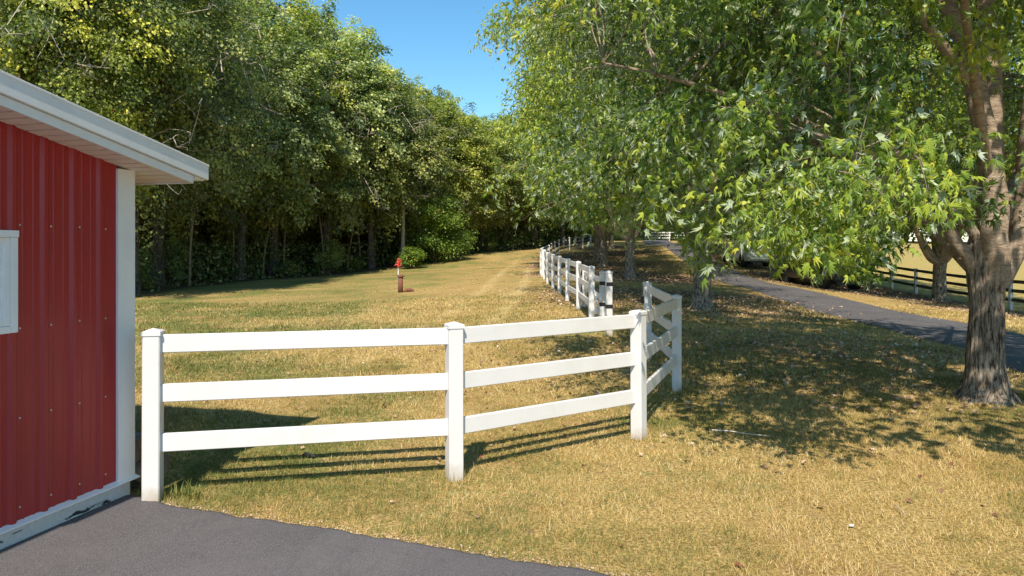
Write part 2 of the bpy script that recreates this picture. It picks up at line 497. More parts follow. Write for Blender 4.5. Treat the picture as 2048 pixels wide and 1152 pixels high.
# ------------------------------------------------------------------ road, apron outlines
# apron edge (world x -> y), lawn lies beyond it
AE_X = np.array([-9, -3.2, -3.02, -2.85, -2.6, -2.1, -1.5, -0.85, -0.24, 0.53, 1.6, 3.0, 5.0, 9.0])
AE_Y = np.array([5.42, 5.42, 5.42, 5.33, 5.17, 5.01, 4.82, 4.60, 4.36, 4.09, 3.74, 3.22, 2.4, 0.9])
def apron_edge(x):
    x = np.asarray(x, float)
    return np.interp(x, AE_X, AE_Y) + 0.035*(vnoise(x*5, x*0, 3)-0.5) + 0.03*(vnoise(x*19, x*0, 5)-0.5)
RY = np.array([-60, -10, 3, 8, 11.2, 13.2, 16, 21.5, 27, 33.6, 40, 46, 52, 58, 66, 76, 90, 120])
RL = np.array([6.5, 6.8, 7.4, 7.7, 8.1, 8.9, 9.1, 9.5, 9.9, 10.5, 11.3, 12.0, 12.6, 13.1, 13.6, 14.6, 17, 24])
RR = np.array([10.2, 10.5, 11.1, 11.4, 11.6, 11.8, 11.9, 12.3, 12.8, 13.2, 13.7, 14.3, 14.9, 15.5, 16.3, 17.6, 20.2, 27])
def road_x(y):
    y = np.asarray(y, float)
    w = 0.05*(vnoise(y*2.5, y*0, 9)-0.5)
    return np.interp(y, RY, RL) + w, np.interp(y, RY, RR) + 0.05*(vnoise(y*2.5, y*0+4, 9)-0.5)
# forest edge polyline
FE = np.array([(-19, 6), (-17, 12), (-15.5, 19), (-14.3, 25.5), (-15.0, 30), (-14.6, 38), (-11.4, 48), (-8.3, 57), (-3.5, 65), (3.3, 75), (9.5, 84), (20, 96), (34, 106), (50, 112)], float)

TREES_ROW = [(6.15, 8.87), (5.7, 20.5), (5.9, 34), (5.9, 44), (6.7, 54), (9.6, 66)]
TREES_RIGHT = [(19.7, 31.4), (18.0, 37.2), (18.6, 47.5), (19.6, 58), (20.3, 21.0)]

def green_field(x, y):
    g = fbm(x*0.55, y*0.55, 2, 4)*0.9 + fbm(x*2.1+7, y*2.1, 5, 3)*0.35 - 0.22
    g = g + 0.16*sstep(0.5, -8, x)*sstep(9, 18, y)
    g = g + 0.25*np.exp(-((x-2.6)**2/3.5 + (y-8.8)**2/2.0))
    g = g + 0.10*np.exp(-((x-5.0)**2/9 + (y-10)**2/5))
    g = g - 0.04 - 0.17*sstep(8.5, 6.0, y)*sstep(-2.3, -0.8, x)
    g = g + 0.22*np.exp(-((x+2.3)**2/0.8 + (y-5.6)**2/0.5))
    g = g - 0.16*sstep(-5, -2, x)*sstep(6.5, 9, y)*sstep(40, 20, y)
    return np.clip(g, 0, 1)
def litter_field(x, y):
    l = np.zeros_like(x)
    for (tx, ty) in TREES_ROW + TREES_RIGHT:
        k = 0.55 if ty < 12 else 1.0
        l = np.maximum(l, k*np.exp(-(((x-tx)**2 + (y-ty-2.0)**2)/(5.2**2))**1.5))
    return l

# ------------------------------------------------------------------ ground sheet
def axis(parts):
    out = []
    for a, b, s in parts:
        out.append(np.arange(a, b, s))
    return np.unique(np.round(np.concatenate(out + [[parts[-1][1]]]), 4))
gx = axis([(-3000, -400, 400), (-400, -100, 30), (-100, -30, 5), (-30, -8, 1.0), (-8, 14, 0.14), (14, 40, 1.0), (40, 150, 6), (150, 400, 30), (400, 3000, 400)])
gy = axis([(-3000, -400, 400), (-400, -60, 30), (-60, 0, 5), (0, 3, 0.5), (3, 22, 0.14), (22, 50, 0.5), (50, 110, 1.5), (110, 400, 30), (400, 3000, 400)])
GX, GY = np.meshgrid(gx, gy)
GZ = gz(GX, GY)
near = (np.abs(GX) < 40) & (GY > 2) & (GY < 110)
GZ = GZ + np.where(near, 0.022*(fbm(GX*2.3, GY*2.3, 31, 3)-0.5)*sstep(4.5, 8, GY), 0)
nx, ny = len(gx), len(gy)
verts = np.stack([GX.ravel(), GY.ravel(), GZ.ravel()], 1)
idx = np.arange(nx*ny).reshape(ny, nx)
faces = np.stack([idx[:-1, :-1].ravel(), idx[:-1, 1:].ravel(), idx[1:, 1:].ravel(), idx[1:, :-1].ravel()], 1)
fieldm = sstep(20.9, 21.3, GX)
wood = np.zeros_like(GX)
# inside the wood: left of the edge line
fx_at = np.interp(GY, FE[:, 1], FE[:, 0])
wood = sstep(0.3, -0.6, GX-fx_at+0.7*(fbm(GX*.8, GY*.8, 77, 3)-0.5)) * (GY > 8) * (GX > -70) * (GY < 110)
trk = np.zeros_like(GX)
for off in (0.0, 1.5):
    cx = np.interp(GY, [8, 12, 20, 30, 45, 70], [-3.4, -2.6, -1.6, -0.9, -0.4, 1.5]) + off
    trk = np.maximum(trk, np.exp(-((GX-cx)/0.22)**2)*sstep(9, 14, GY)*sstep(66, 40, GY)*fbm(GX*1.3, GY*.7, 55, 3)*1.5)
me = np_mesh("ground", verts, faces, True, attrs={
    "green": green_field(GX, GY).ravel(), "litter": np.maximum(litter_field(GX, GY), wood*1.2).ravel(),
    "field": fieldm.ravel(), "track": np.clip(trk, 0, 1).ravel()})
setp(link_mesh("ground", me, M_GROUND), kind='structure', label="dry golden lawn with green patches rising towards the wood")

# asphalt apron (a slab 2 cm proud, with a rolled edge)
ex = np.concatenate([np.arange(-9, -3.2, 0.4), np.arange(-3.2, 9.01, 0.05)])
ey = apron_edge(ex)
rows = [ey+0.02, ey, ey-0.05, ey-0.8, ey*0+0.5, ey*0-6, ey*0-30]
zz = [-0.02, 0.012, 0.022, 0.022, 0.022, 0.022, 0.022]
V = []
for r, z in zip(rows, zz):
    V.append(np.stack([ex, r, np.full_like(ex, z)], 1))
# surface undulates a little
V = np.concatenate(V); k = len(ex)
ii = np.arange(k-1)
Fc = np.concatenate([np.stack([ii+(j+1)*k, ii+1+(j+1)*k, ii+1+j*k, ii+j*k], 1) for j in range(len(rows)-1)])
setp(link_mesh("apron", np_mesh("apron", V, Fc, True), M_ASPH), kind='structure', label="dark grey asphalt apron beside the red barn")

# driveway
ry = np.concatenate([np.arange(-30, 5, 1.5), np.arange(5, 60, 0.25), np.arange(60, 118, 1.0)])
rl, rr = road_x(ry)
cols = []
for t in (-0.012, 0.0, 0.03, 0.25, 0.5, 0.75, 0.97, 1.0, 1.012):
    x = rl + (rr-rl)*t
    zoff = -0.03 if t < 0 or t > 1 else (0.022 if t in (0.0, 1.0) else 0.035+0.02*(1-(2*t-1)**2))
    cols.append(np.stack([x, ry, gz(x, ry)+zoff], 1))
V = np.concatenate(cols); k = len(ry); ii = np.arange(k-1)
Fc = np.concatenate([np.stack([ii+j*k, ii+(j+1)*k, ii+1+(j+1)*k, ii+1+j*k], 1) for j in range(len(cols)-1)])
setp(link_mesh("driveway", np_mesh("driveway", V, Fc, True), M_ASPH), kind='structure', label="smooth asphalt driveway curving uphill between the maples")

# ------------------------------------------------------------------ tubes
def tube(path, radii, sides=8, jitter=None, wrap=True):
    """path (n,3), radii (n,) -> verts, quads ; parallel-transported rings"""
    path = np.asarray(path, float); n = len(path)
    t = unit(np.gradient(path, axis=0))
    u = np.cross(t[0], (0.31, 0.95, 0.05)); u = u/np.linalg.norm(u)
    us = []
    for i in range(n):
        u = u - t[i]*np.dot(u, t[i]); u = u/np.linalg.norm(u); us.append(u)
    us = np.array(us); ws = np.cross(t, us)
    a = np.linspace(0, 2*np.pi, sides, endpoint=False)
    r = np.asarray(radii, float)[:, None]*np.ones((1, sides))
    if jitter is not None: r = r*jitter(path, a)
    V = path[:, None, :] + r[..., None]*(np.cos(a)[None, :, None]*us[:, None, :] + np.sin(a)[None, :, None]*ws[:, None, :])
    V = V.reshape(-1, 3)
    i, j = np.meshgrid(np.arange(n-1), np.arange(sides), indexing='ij')
    j2 = (j+1) % sides
    Q = np.stack([(i*sides+j).ravel(), (i*sides+j2).ravel(), ((i+1)*sides+j2).ravel(), ((i+1)*sides+j).ravel()], 1)
    return V, Q

def curve_pts(ctrl, n):
    """Catmull-Rom through control points"""
    c = np.asarray(ctrl, float); c = np.vstack([2*c[0]-c[1], c, 2*c[-1]-c[-2]])
    m = len(c)-3
    ts = np.linspace(0, m-1e-6, n); out = []
    for t in ts:
        i = int(t); f = t-i; p0, p1, p2, p3 = c[i:i+4]
        out.append(0.5*((2*p1)+(-p0+p2)*f+(2*p0-5*p1+4*p2-p3)*f*f+(-p0+3*p1-3*p2+p3)*f**3))
    return np.array(out)

class Tubes:
    def __init__(self): self.V = []; self.Q = []; self.A = []; self.n = 0
    def add(self, path, radii, sides=8, age=0.0, jitter=None):
        V, Q = tube(path, radii, sides, jitter)
        self.V.append(V); self.Q.append(Q+self.n); self.n += len(V)
        a = np.repeat(np.asarray(age)*np.ones(len(path)), sides)
        self.A.append(a)
    def mesh(self, name):
        return np_mesh(name, np.concatenate(self.V), np.concatenate(self.Q), True, attrs={"age": np.concatenate(self.A)})

# ------------------------------------------------------------------ leaves
def star_template(lobes, inner, droop=0.25):
    """fan: centre + outline; returns verts (side, tip, normal) and tris. the leaf base is the origin"""
    pts = []
    for ang, r in lobes:
        a = math.radians(ang)
        pts.append((r*math.sin(a), 0.32+r*math.cos(a)))
    v = [(0, 0.32, 0.03)] + [(x, y, -droop*(x*x+(y-0.32)**2)) for x, y in pts]
    n = len(pts)
    tr = [(0, 1+(i+1) % n, 1+i) for i in range(n)]
    return np.array(v), np.array(tr)
T_FULL = star_template([(0,.72),(10,.42),(20,.50),(27,.26),(44,.62),(56,.30),(68,.40),(84,.20),(104,.50),(128,.22),(180,.30),
                        (232,.22),(256,.50),(276,.20),(292,.40),(304,.30),(316,.62),(333,.26),(340,.50),(350,.42)], None, 0.45)
T_MID = star_template([(0,.76),(19,.30),(41,.66),(68,.25),(100,.40),(180,.27),(260,.40),(292,.25),(319,.66),(341,.30)], None, 0.75)
T_MID = (T_MID[0]*np.array([0.9, 1.0, 1.0]), T_MID[1])
T_FULL = (T_FULL[0]*np.array([0.86, 1.0, 1.15]), T_FULL[1])
T_TRI = (np.array([(0,0.05,0),(0.12,0.30,-0.01),(0.52,0.52,-0.16),(0.20,0.58,-0.03),(0,1.05,-0.28),(-0.20,0.58,-0.03),(-0.52,0.52,-0.16),(-0.12,0.30,-0.01)]), np.array([(0,1,7),(1,2,3),(1,3,7),(3,5,7),(3,4,5),(5,6,7)]))
T_LOW = (np.array([(0,0,0),(0.34,0.50,-0.10),(0,1.0,-0.14),(-0.34,0.50,-0.10),(0,0.45,0.03)]), np.array([(0,1,4),(1,2,4),(2,3,4),(3,0,4)]))
T_TWO = (np.array([(0,0,0),(0.36,0.5,-0.10),(0,1.0,-0.05),(-0.36,0.5,-0.10)]), np.array([(0,1,2),(0,2,3)]))

def leaf_frames(P, tip, nrm):
    n = unit(nrm); t = tip - n*(tip*n).sum(1, keepdims=True); t = unit(t)
    s = np.cross(t, n)
    return s, t, n
def leaves_mesh(name, P, tip, nrm, size, tint, tmpl, curl=0.0):
    tv, tf = tmpl
    s, t, n = leaf_frames(P, tip, nrm)
    size = np.asarray(size)[:, None, None]
    lr = np.random.default_rng(len(P))
    wv = 1 - curl*lr.uniform(0, .55, len(P))[:, None]; fo = curl*lr.uniform(-.25, .85, len(P))[:, None]
    lean = curl*lr.normal(0, .22, len(P))[:, None]; bend = curl*lr.uniform(-.1, .6, len(P))[:, None]
    tx, ty, tz = tv[None, :, 0], tv[None, :, 1], tv[None, :, 2]
    sx = (tx*wv + lean*ty*ty)[..., None]; zz_ = (tz - fo*np.abs(tx)*(.6+.8*np.abs(tx)) - bend*ty*ty*.5)[..., None]; yy = (ty+0*wv)[..., None]
    V = P[:, None, :] + size*(sx*s[:, None, :] + yy*t[:, None, :] + zz_*n[:, None, :])
    k = len(tv); m = len(P)
    Fc = (tf[None] + (np.arange(m)*k)[:, None, None]).reshape(-1, 3)
    return np_mesh(name, V.reshape(-1, 3), Fc, False, tint=np.repeat(tint, k))

def sprays(rg, anchors, trunk_xy, per=22, length=0.75, spread=0.13, size=0.14, droop=0.45, tintbase=None, tintvar=0.16):
    """leafy shoots hanging from anchors; returns leaf arrays and shoot paths"""
    m = len(anchors)
    out = anchors.copy(); out[:, 0] -= trunk_xy[0]; out[:, 1] -= trunk_xy[1]; out[:, 2] = 0
    d = unit(out)*0.8 + rg.normal(0, 0.45, (m, 3)); d[:, 2] = rg.normal(-0.15, 0.3, m); d = unit(d)
    L = length*rg.uniform(0.6, 1.3, m)
    s = rg.uniform(0, 1, (m, per))
    pos = anchors[:, None, :] + d[:, None, :]*(s*L[:, None])[..., None]
    pos[..., 2] -= droop*(s**2)*L[:, None]
    off = rg.normal(0, 1, (m, per, 3))*spread
    pos = pos + off
    tipd = unit(off)*0.7 + d[:, None, :]*0.6 + rg.normal(0, 0.35, (m, per, 3)); tipd[..., 2] -= 1.05
    nr = rg.normal(0, 0.48, (m, per, 3)) + d[:, None, :]*0.60; nr[..., 2] += 0.55
    tb = rg.normal(0.42, 0.13, m) if tintbase is None else tintbase
    tint = tb[:, None] + rg.normal(0, tintvar, (m, per)) + 0.15*(s-0.5)
    size = size*rg.uniform(0.55, 1.25, (m, per))
    ps = []
    for f in (0, 0.35, 0.7, 1.0):
        q = anchors + d*(f*L)[:, None]; q[:, 2] -= droop*f*f*L; ps.append(q)
    shoot = np.stack(ps, 1)
    return pos.reshape(-1, 3), tipd.reshape(-1, 3), nr.reshape(-1, 3), size.ravel(), np.clip(tint.ravel(), 0, 1), shoot

def shoots_tubes(T, shoot, r0=0.006, age=0.6):
    for sp in shoot:
        T.add(sp, [r0, r0*0.8, r0*0.55, r0*0.25], 3, age)

def shell_points(rg, n, c, r, power=0.42, lower=None):
    pts = []
    got = 0
    while got < n:
        d = unit(rg.normal(0, 1, (n*2, 3)))
        rad = rg.uniform(0, 1, n*2)**power
        p = c + d*rad[:, None]*r
        # lumpy outline
        lump = 0.82 + 0.30*fbm(d[:, 0]*2.6+d[:, 2]*1.7+9, d[:, 1]*2.6-d[:, 2]*1.3+4, 13, 3)
        p = c + (p-c)*lump[:, None]
        ok = np.ones(len(p), bool) if lower is None else lower(p)
        p = p[ok]; pts.append(p); got += len(p)
    return np.concatenate(pts)[:n]

def clustered(rg, centres, k, sig, ok=None):
    A = np.repeat(centres, k, 0) + rg.normal(0, 1, (len(centres)*k, 3))*np.array(sig)
    return A if ok is None else A[ok(A)]

def limb_path(rg, a, b, sag=0.0, wob=0.25, n=12):
    a = np.asarray(a, float); b = np.asarray(b, float)
    L = np.linalg.norm(b-a)
    m1 = a + (b-a)*0.33 + np.array([0, 0, 0.12*L*(1+sag)]) + rg.normal(0, wob*0.12*L, 3)
    m2 = a + (b-a)*0.68 + np.array([0, 0, 0.10*L*(1+sag)]) + rg.normal(0, wob*0.12*L, 3)
    return curve_pts([a, m1, m2, b], n)

def connect(rg, T, nodes, node_r, targets, sides=5, age=0.7):
    """thin branches from the nearest limb node to each target"""
    for p in targets:
        # prefer a node lower and inward
        d = np.linalg.norm(nodes-p, axis=1) + 0.8*np.maximum(0, nodes[:, 2]-p[2])
        k = int(np.argmin(d)); a = nodes[k]
        L = np.linalg.norm(p-a)
        if L < 0.25: continue
        path = limb_path(rg, a, p, wob=0.8, n=6)
        r = min(node_r[k]*0.6, 0.012+0.011*L)
        T.add(path, np.linspace(r, 0.004, 6), sides, age)

def bark_jitter(seed, amp=0.06, flare=0.0, z0=0.0):
    def f(path, a):
        z = path[:, 2:3]-z0
        j = 1 + amp*(fbm(np.cos(a)[None, :]*5+np.sin(a)[None, :]*3+seed+z*0.0, z*1.6+np.sin(a)[None, :]*4, seed, 4)-0.5)*2
        j = j + amp*0.7*(np.abs(np.sin(a[None, :]*11+z*0.9+3*vnoise(z*1.5+a[None, :]*0.3, z*0+1, seed)))-0.5)
        if flare:
            j = j + flare*np.exp(-np.maximum(z, 0)/0.16)*(0.55+0.45*np.cos(a[None, :]*5+seed))
        return j
    return f

# ------------------------------------------------------------------ the near silver maple
def build_near_maple():
    rg = np.random.default_rng(11)
    bx, by = TREES_ROW[0]; bz = g1(bx, by)
    B = np.array([bx, by, bz])
    T = Tubes()
    # trunk leaning slightly; fork at about 2.1 m
    tp = curve_pts([(0, 0, -0.25), (0, 0, 0.0), (0.0, 0, 0.5), (0.02, 0.0, 1.2), (0.0, 0, 1.7), (0.02, 0, 2.15)], 60)
    tr = np.interp(tp[:, 2], [-0.25, 0, 0.15, 0.45, 1.2, 1.7, 2.0, 2.2], [0.40, 0.31, 0.245, 0.205, 0.188, 0.20, 0.215, 0.18])
    T.add(tp, tr, 64, np.interp(tp[:, 2], [0, 1.3, 2.0], [0, 0.05, 0.45]), bark_jitter(3, 0.12, 0.30))
    limbs = [  # control points relative to base, radii start/end
        ([(0.03, -0.06, 1.45), (0.06, -0.12, 1.75), (-0.01, -0.17, 2.12), (0.02, -0.17, 2.5), (-0.02, -0.15, 2.92), (-0.06, -0.12, 3.37), (-0.16, -0.1, 3.84), (-0.28, -0.1, 4.5), (-0.6, 0.0, 5.4), (-1.0, 0.1, 7.2), (-1.2, 0.2, 8.8)], 0.185, 0.03),
        ([(0.08, 0.08, 1.6), (0.10, 0.10, 2.5), (0.19, 0.12, 3.2), (0.19, 0.14, 3.6), (0.20, 0.16, 4.4), (0.14, 0.2, 5.3), (0.3, 0.1, 7.0), (0.2, 0.2, 9.4)], 0.150, 0.035),
        ([(0.10, -0.04, 1.5), (0.26, -0.06, 1.85), (0.41, -0.10, 2.2), (0.47, -0.12, 2.65), (0.49, -0.12, 3.3), (0.62, -0.2, 4.5), (1.2, -0.5, 6.4), (1.9, -0.9, 8.6)], 0.175, 0.035),
        ([(-0.08, 0.02, 1.55), (-0.22, 0.0, 1.85), (-0.38, 0.05, 2.10), (-0.50, 0.1, 2.5), (-0.85, 0.2, 3.0), (-1.5, 0.3, 3.9), (-2.2, 0.5, 5.0), (-2.8, 0.6, 6.2)], 0.09, 0.02),
        ([(-0.10, -0.05, 2.05), (-0.28, -0.05, 2.28), (-0.65, -0.1, 2.52), (-0.95, -0.15, 2.72), (-1.6, -0.3, 3.1), (-2.6, -0.3, 3.6), (-4.0, -0.2, 4.1), (-5.0, -0.3, 4.3)], 0.075, 0.015),
        ([(0.18, 0.1, 1.7), (0.7, 0.6, 2.5), (1.6, 1.4, 3.4), (2.8, 2.4, 4.6), (4.0, 3.4, 5.8)], 0.12, 0.03),
        ([(-0.06, 0.14, 1.7), (-0.6, 0.8, 2.7), (-1.3, 1.8, 3.6), (-2.2, 3.0, 4.8), (-2.9, 4.0, 6.0)], 0.10, 0.025),
        ([(-0.06, -0.15, 2.9), (-0.7, -0.9, 3.6), (-1.5, -1.9, 4.2), (-2.3, -3.0, 4.5), (-2.9, -3.7, 4.2)], 0.07, 0.015),
        ([(0.45, -0.1, 2.5), (1.3, -0.6, 3.2), (2.6, -1.2, 4.0), (4.0, -1.6, 4.7), (5.2, -1.8, 5.0)], 0.10, 0.02),
        ([(-0.2, -0.1, 4.0), (-1.2, -0.6, 4.8), (-2.4, -1.2, 5.8), (-3.6, -1.6, 6.4)], 0.07, 0.02),
        ([(-1.6, -0.3, 3.1), (-2.1, -0.9, 3.2), (-2.7, -2.0, 3.1), (-3.2, -3.0, 2.8), (-3.35, -3.5, 2.4)], 0.045, 0.008),
        ([(-2.6, -0.3, 3.6), (-3.2, -0.5, 3.3), (-3.7, -0.7, 2.8), (-3.85, -0.75, 2.2)], 0.035, 0.008),
        ([(-0.45, 0.1, 2.4), (-0.9, 0.5, 2.9), (-1.1, 0.9, 3.6), (-1.0, 1.2, 4.6)], 0.06, 0.015),
    ]
    nodes = []; nr = []
    for ctrl, r0, r1 in limbs:
        c = np.array(ctrl, float)
        path = curve_pts(c, 40)
        w = np.cumsum(np.r_[0, np.linalg.norm(np.diff(path, axis=0), axis=1)]); w /= w[-1]
        rad = 0.68*r0*(1-w)**0.75 + r1
        big = r0 > 0.09
        T.add(path, rad, 28 if big else 10, np.clip(0.45+w*2.0, 0, 1), bark_jitter(int(r0*977), 0.035))
        nodes.append(path[8:]); nr.append(rad[8:])
    nodes = np.concatenate(nodes); nr = np.concatenate(nr)
    # crown
    c = np.array([-0.1, 0.2, 6.0]); r = np.array([5.9, 6.6, 5.6])
    def ok(p):
        rad = np.hypot(p[:, 0], p[:, 1])
        low = np.interp(rad, [0, 1.2, 2.4, 4.2, 5.5], [3.6, 3.3, 3.0, 2.7, 2.9]) + 0.4*(fbm(p[:, 0]*0.8+3, p[:, 1]*0.8, 21, 2)-0.5)
        X = p[:, 0]+bx; Y = p[:, 1]+by
        k = p[:, 2] > low
        # the drive side and the inside round the limbs are thin
        k &= ~((X/np.maximum(Y, 1) > 0.58) & (p[:, 1] < 0.5) & (p[:, 0] < 1.2) & (p[:, 2] < 2.4+0.40*Y) & (rg.uniform(0, 1, len(p)) > 0.10))
        k &= ~((rad < 1.6) & (p[:, 2] < 5.5) & (rg.uniform(0, 1, len(p)) > 0.25))
        k &= (Y > 4.3) | ((Y > 2.9) & (p[:, 2] > 2.4+0.42*Y) & (X > 0.5))
        k &= ~((X > 7.9) & (p[:, 1] > 1.0) & (rg.uniform(0, 1, len(p)) > 0.15))
        k &= ~((np.abs(X-5.95) < 0.75) & (np.abs(Y-(8.7-0.8*(p[:, 2]-3.6))) < 1.3) & (p[:, 2] > 3.6) & (rg.uniform(0, 1, len(p)) > 0.2))
        k &= p[:, 1] < 5.6
        return k
    anc = clustered(rg, shell_points(rg, 430, c, r, 0.45, ok), 7, (.32, .32, .17), ok)
    hang = []
    def bunch(cx, cy, cz, sx, sy, sz, n):
        n = max(4, int(n*.62)); hang.append(np.array([cx, cy, cz]) + rg.normal(0, 1, (n, 3))*np.array([sx, sy, sz]) - B)
    bunch(2.72, 5.30, 2.62, .26, .25, .17, 26)     # yellow-green bunch, its sunlit look set by a lighter tint
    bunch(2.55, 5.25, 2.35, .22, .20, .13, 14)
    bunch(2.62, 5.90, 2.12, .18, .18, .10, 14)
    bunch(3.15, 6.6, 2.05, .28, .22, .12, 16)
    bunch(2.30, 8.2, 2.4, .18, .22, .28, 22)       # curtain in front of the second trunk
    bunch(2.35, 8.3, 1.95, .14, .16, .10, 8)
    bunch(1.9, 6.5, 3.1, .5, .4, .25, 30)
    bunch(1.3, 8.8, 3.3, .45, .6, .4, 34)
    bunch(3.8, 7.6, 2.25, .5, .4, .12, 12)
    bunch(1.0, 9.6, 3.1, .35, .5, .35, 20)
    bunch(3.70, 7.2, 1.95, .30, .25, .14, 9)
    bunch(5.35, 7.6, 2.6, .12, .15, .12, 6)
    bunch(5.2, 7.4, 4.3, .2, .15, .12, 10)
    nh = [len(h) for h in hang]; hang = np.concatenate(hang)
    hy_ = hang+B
    tb_h = np.concatenate([np.full(nh[0]+nh[1], 0.68), np.full(nh[2], 0.62), np.full(nh[3], 0.40), np.full(nh[4]+nh[5], 0.56), np.full(nh[6], 0.60), np.full(nh[7], 0.55), np.full(nh[8], 0.30), np.full(nh[9], .5), np.full(nh[10], .25), np.full(nh[11], .35), np.full(nh[12], .75)])  # sun and shade put into the leaf tint: sunlit bunches light, shaded ones dark
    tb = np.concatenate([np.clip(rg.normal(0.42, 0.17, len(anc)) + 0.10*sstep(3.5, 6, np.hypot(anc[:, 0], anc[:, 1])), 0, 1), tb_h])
    A = np.concatenate([anc, hang])
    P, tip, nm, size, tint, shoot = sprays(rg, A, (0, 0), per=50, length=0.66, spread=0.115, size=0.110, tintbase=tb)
    world_p = P + B
    ppx = world_p[:, 0]/world_p[:, 1]*F+1024; ppy = HZ-(world_p[:, 2]-CAMZ)/world_p[:, 1]*F
    low_x = [900, 1100, 1140, 1200, 1260, 1330, 1362, 1378, 1400, 1450, 1468, 1482, 1530, 1552, 1600, 1640, 1665, 1700, 1740, 1780, 1800, 1830, 1860, 1900, 2100]
    low_y = [400, 425, 455, 450, 460, 450, 470, 535, 560, 550, 515, 478, 490, 535, 520, 560, 530, 550, 568, 560, 520, 480, 455, 440, 440]
    kk = (ppy < np.interp(ppx, low_x, low_y)+rg.normal(0, 7, len(P))) | (world_p[:, 1] > 9.6) | (ppx < 900) | (ppx > 2060)
    P, tip, nm, size, tint, world_p = P[kk], tip[kk], nm[kk], size[kk], tint[kk], world_p[kk]
    flip = rg.uniform(0, 1, len(P)) < 0.11
    nm[flip] *= -1
    high = (world_p[:, 2] > 2.6+0.42*world_p[:, 1])
    pick = high & (rg.uniform(0, 1, len(P)) < 0.26)
    leaves_hi = leaves_mesh('upper_foliage', P[pick], tip[pick], nm[pick], size[pick]*2.0, tint[pick], T_LOW)
    P, tip, nm, size, tint = P[~high], tip[~high], nm[~high], size[~high], tint[~high]
    se = shoot[:, -1]+B; sx_ = se[:, 0]/np.maximum(se[:, 1], 1)*F+1024; sy_ = HZ-(se[:, 2]-CAMZ)/np.maximum(se[:, 1], 1)*F
    oksh = (sy_ < np.interp(sx_, low_x, low_y)) | (se[:, 1] > 9.6)
    shoot = shoot[oksh]
    shoots_tubes(T, shoot[::2], 0.007)
    connect(rg, T, nodes, nr, anc[::11], 5)
    connect(rg, T, nodes, nr, hang[(HZ-(hy_[:, 2]-CAMZ)/hy_[:, 1]*F) < 480][::6], 5)
    root = empty("silver_maple", tuple(B))
    setp(root, None, "tree")
    root['label'] = "big many-limbed maple with a thick furrowed trunk beside the driveway"
    link_mesh("trunk", T.mesh("trunk"), M_BARK, root)
    # the largest-looking leaves are parts of their own
    world_p = P + B
    px = world_p[:, 0]/world_p[:, 1]*F+1024; py = HZ-(world_p[:, 2]-CAMZ)/world_p[:, 1]*F
    vis = (px > 0) & (px < 2048) & (py > 0) & (world_p[:, 1] > 2)
    app = np.where(vis, size/world_p[:, 1], 0)
    order = np.argsort(-app)
    single = order[:300]; rest = order[300:]
    me = leaves_mesh("foliage", P[rest], tip[rest], nm[rest], size[rest], tint[rest], T_MID, 1.0)
    setp(link_mesh("foliage", me, M_MAPLE, root), kind='stuff')
    setp(link_mesh("upper_foliage", leaves_hi, M_MAPLE, root), kind='stuff')
    print("maple leaves", len(P))
    s, t, n = leaf_frames(P[single], tip[single], nm[single])
    tv, tf = T_FULL
    lm = []
    for li in range(20):
        v = (0.35, 0.48, 0.60, 0.72, 0.84)[li % 5]; t2 = tv.copy(); f_, w_, b_, l_ = rg.uniform(-.1, .8), rg.uniform(.55, 1), rg.uniform(0, .6), rg.normal(0, .2)
        t2[:, 2] -= f_*np.abs(tv[:, 0])*(.6+.8*np.abs(tv[:, 0])) + b_*tv[:, 1]**2*.5; t2[:, 0] = tv[:, 0]*w_ + l_*tv[:, 1]**2
        lm.append(np_mesh("leaf", t2, tf, False, tint=np.full(len(tv), v)))
    for q in lm: q.materials.append(M_MAPLE)
    for i, k in enumerate(single):
        o = bpy.data.objects.new("leaf", lm[int(np.clip(tint[k]*5-0.9, 0, 4)) + 5*(i % 4)])
        mt = Matrix(((s[i, 0], t[i, 0], n[i, 0], P[k, 0]), (s[i, 1], t[i, 1], n[i, 1], P[k, 1]), (s[i, 2], t[i, 2], n[i, 2], P[k, 2]), (0, 0, 0, 1)))
        COL.objects.link(o); o.parent = root
        o.matrix_basis = mt @ Matrix.Scale(float(size[k]), 4)
    return root
build_near_maple()

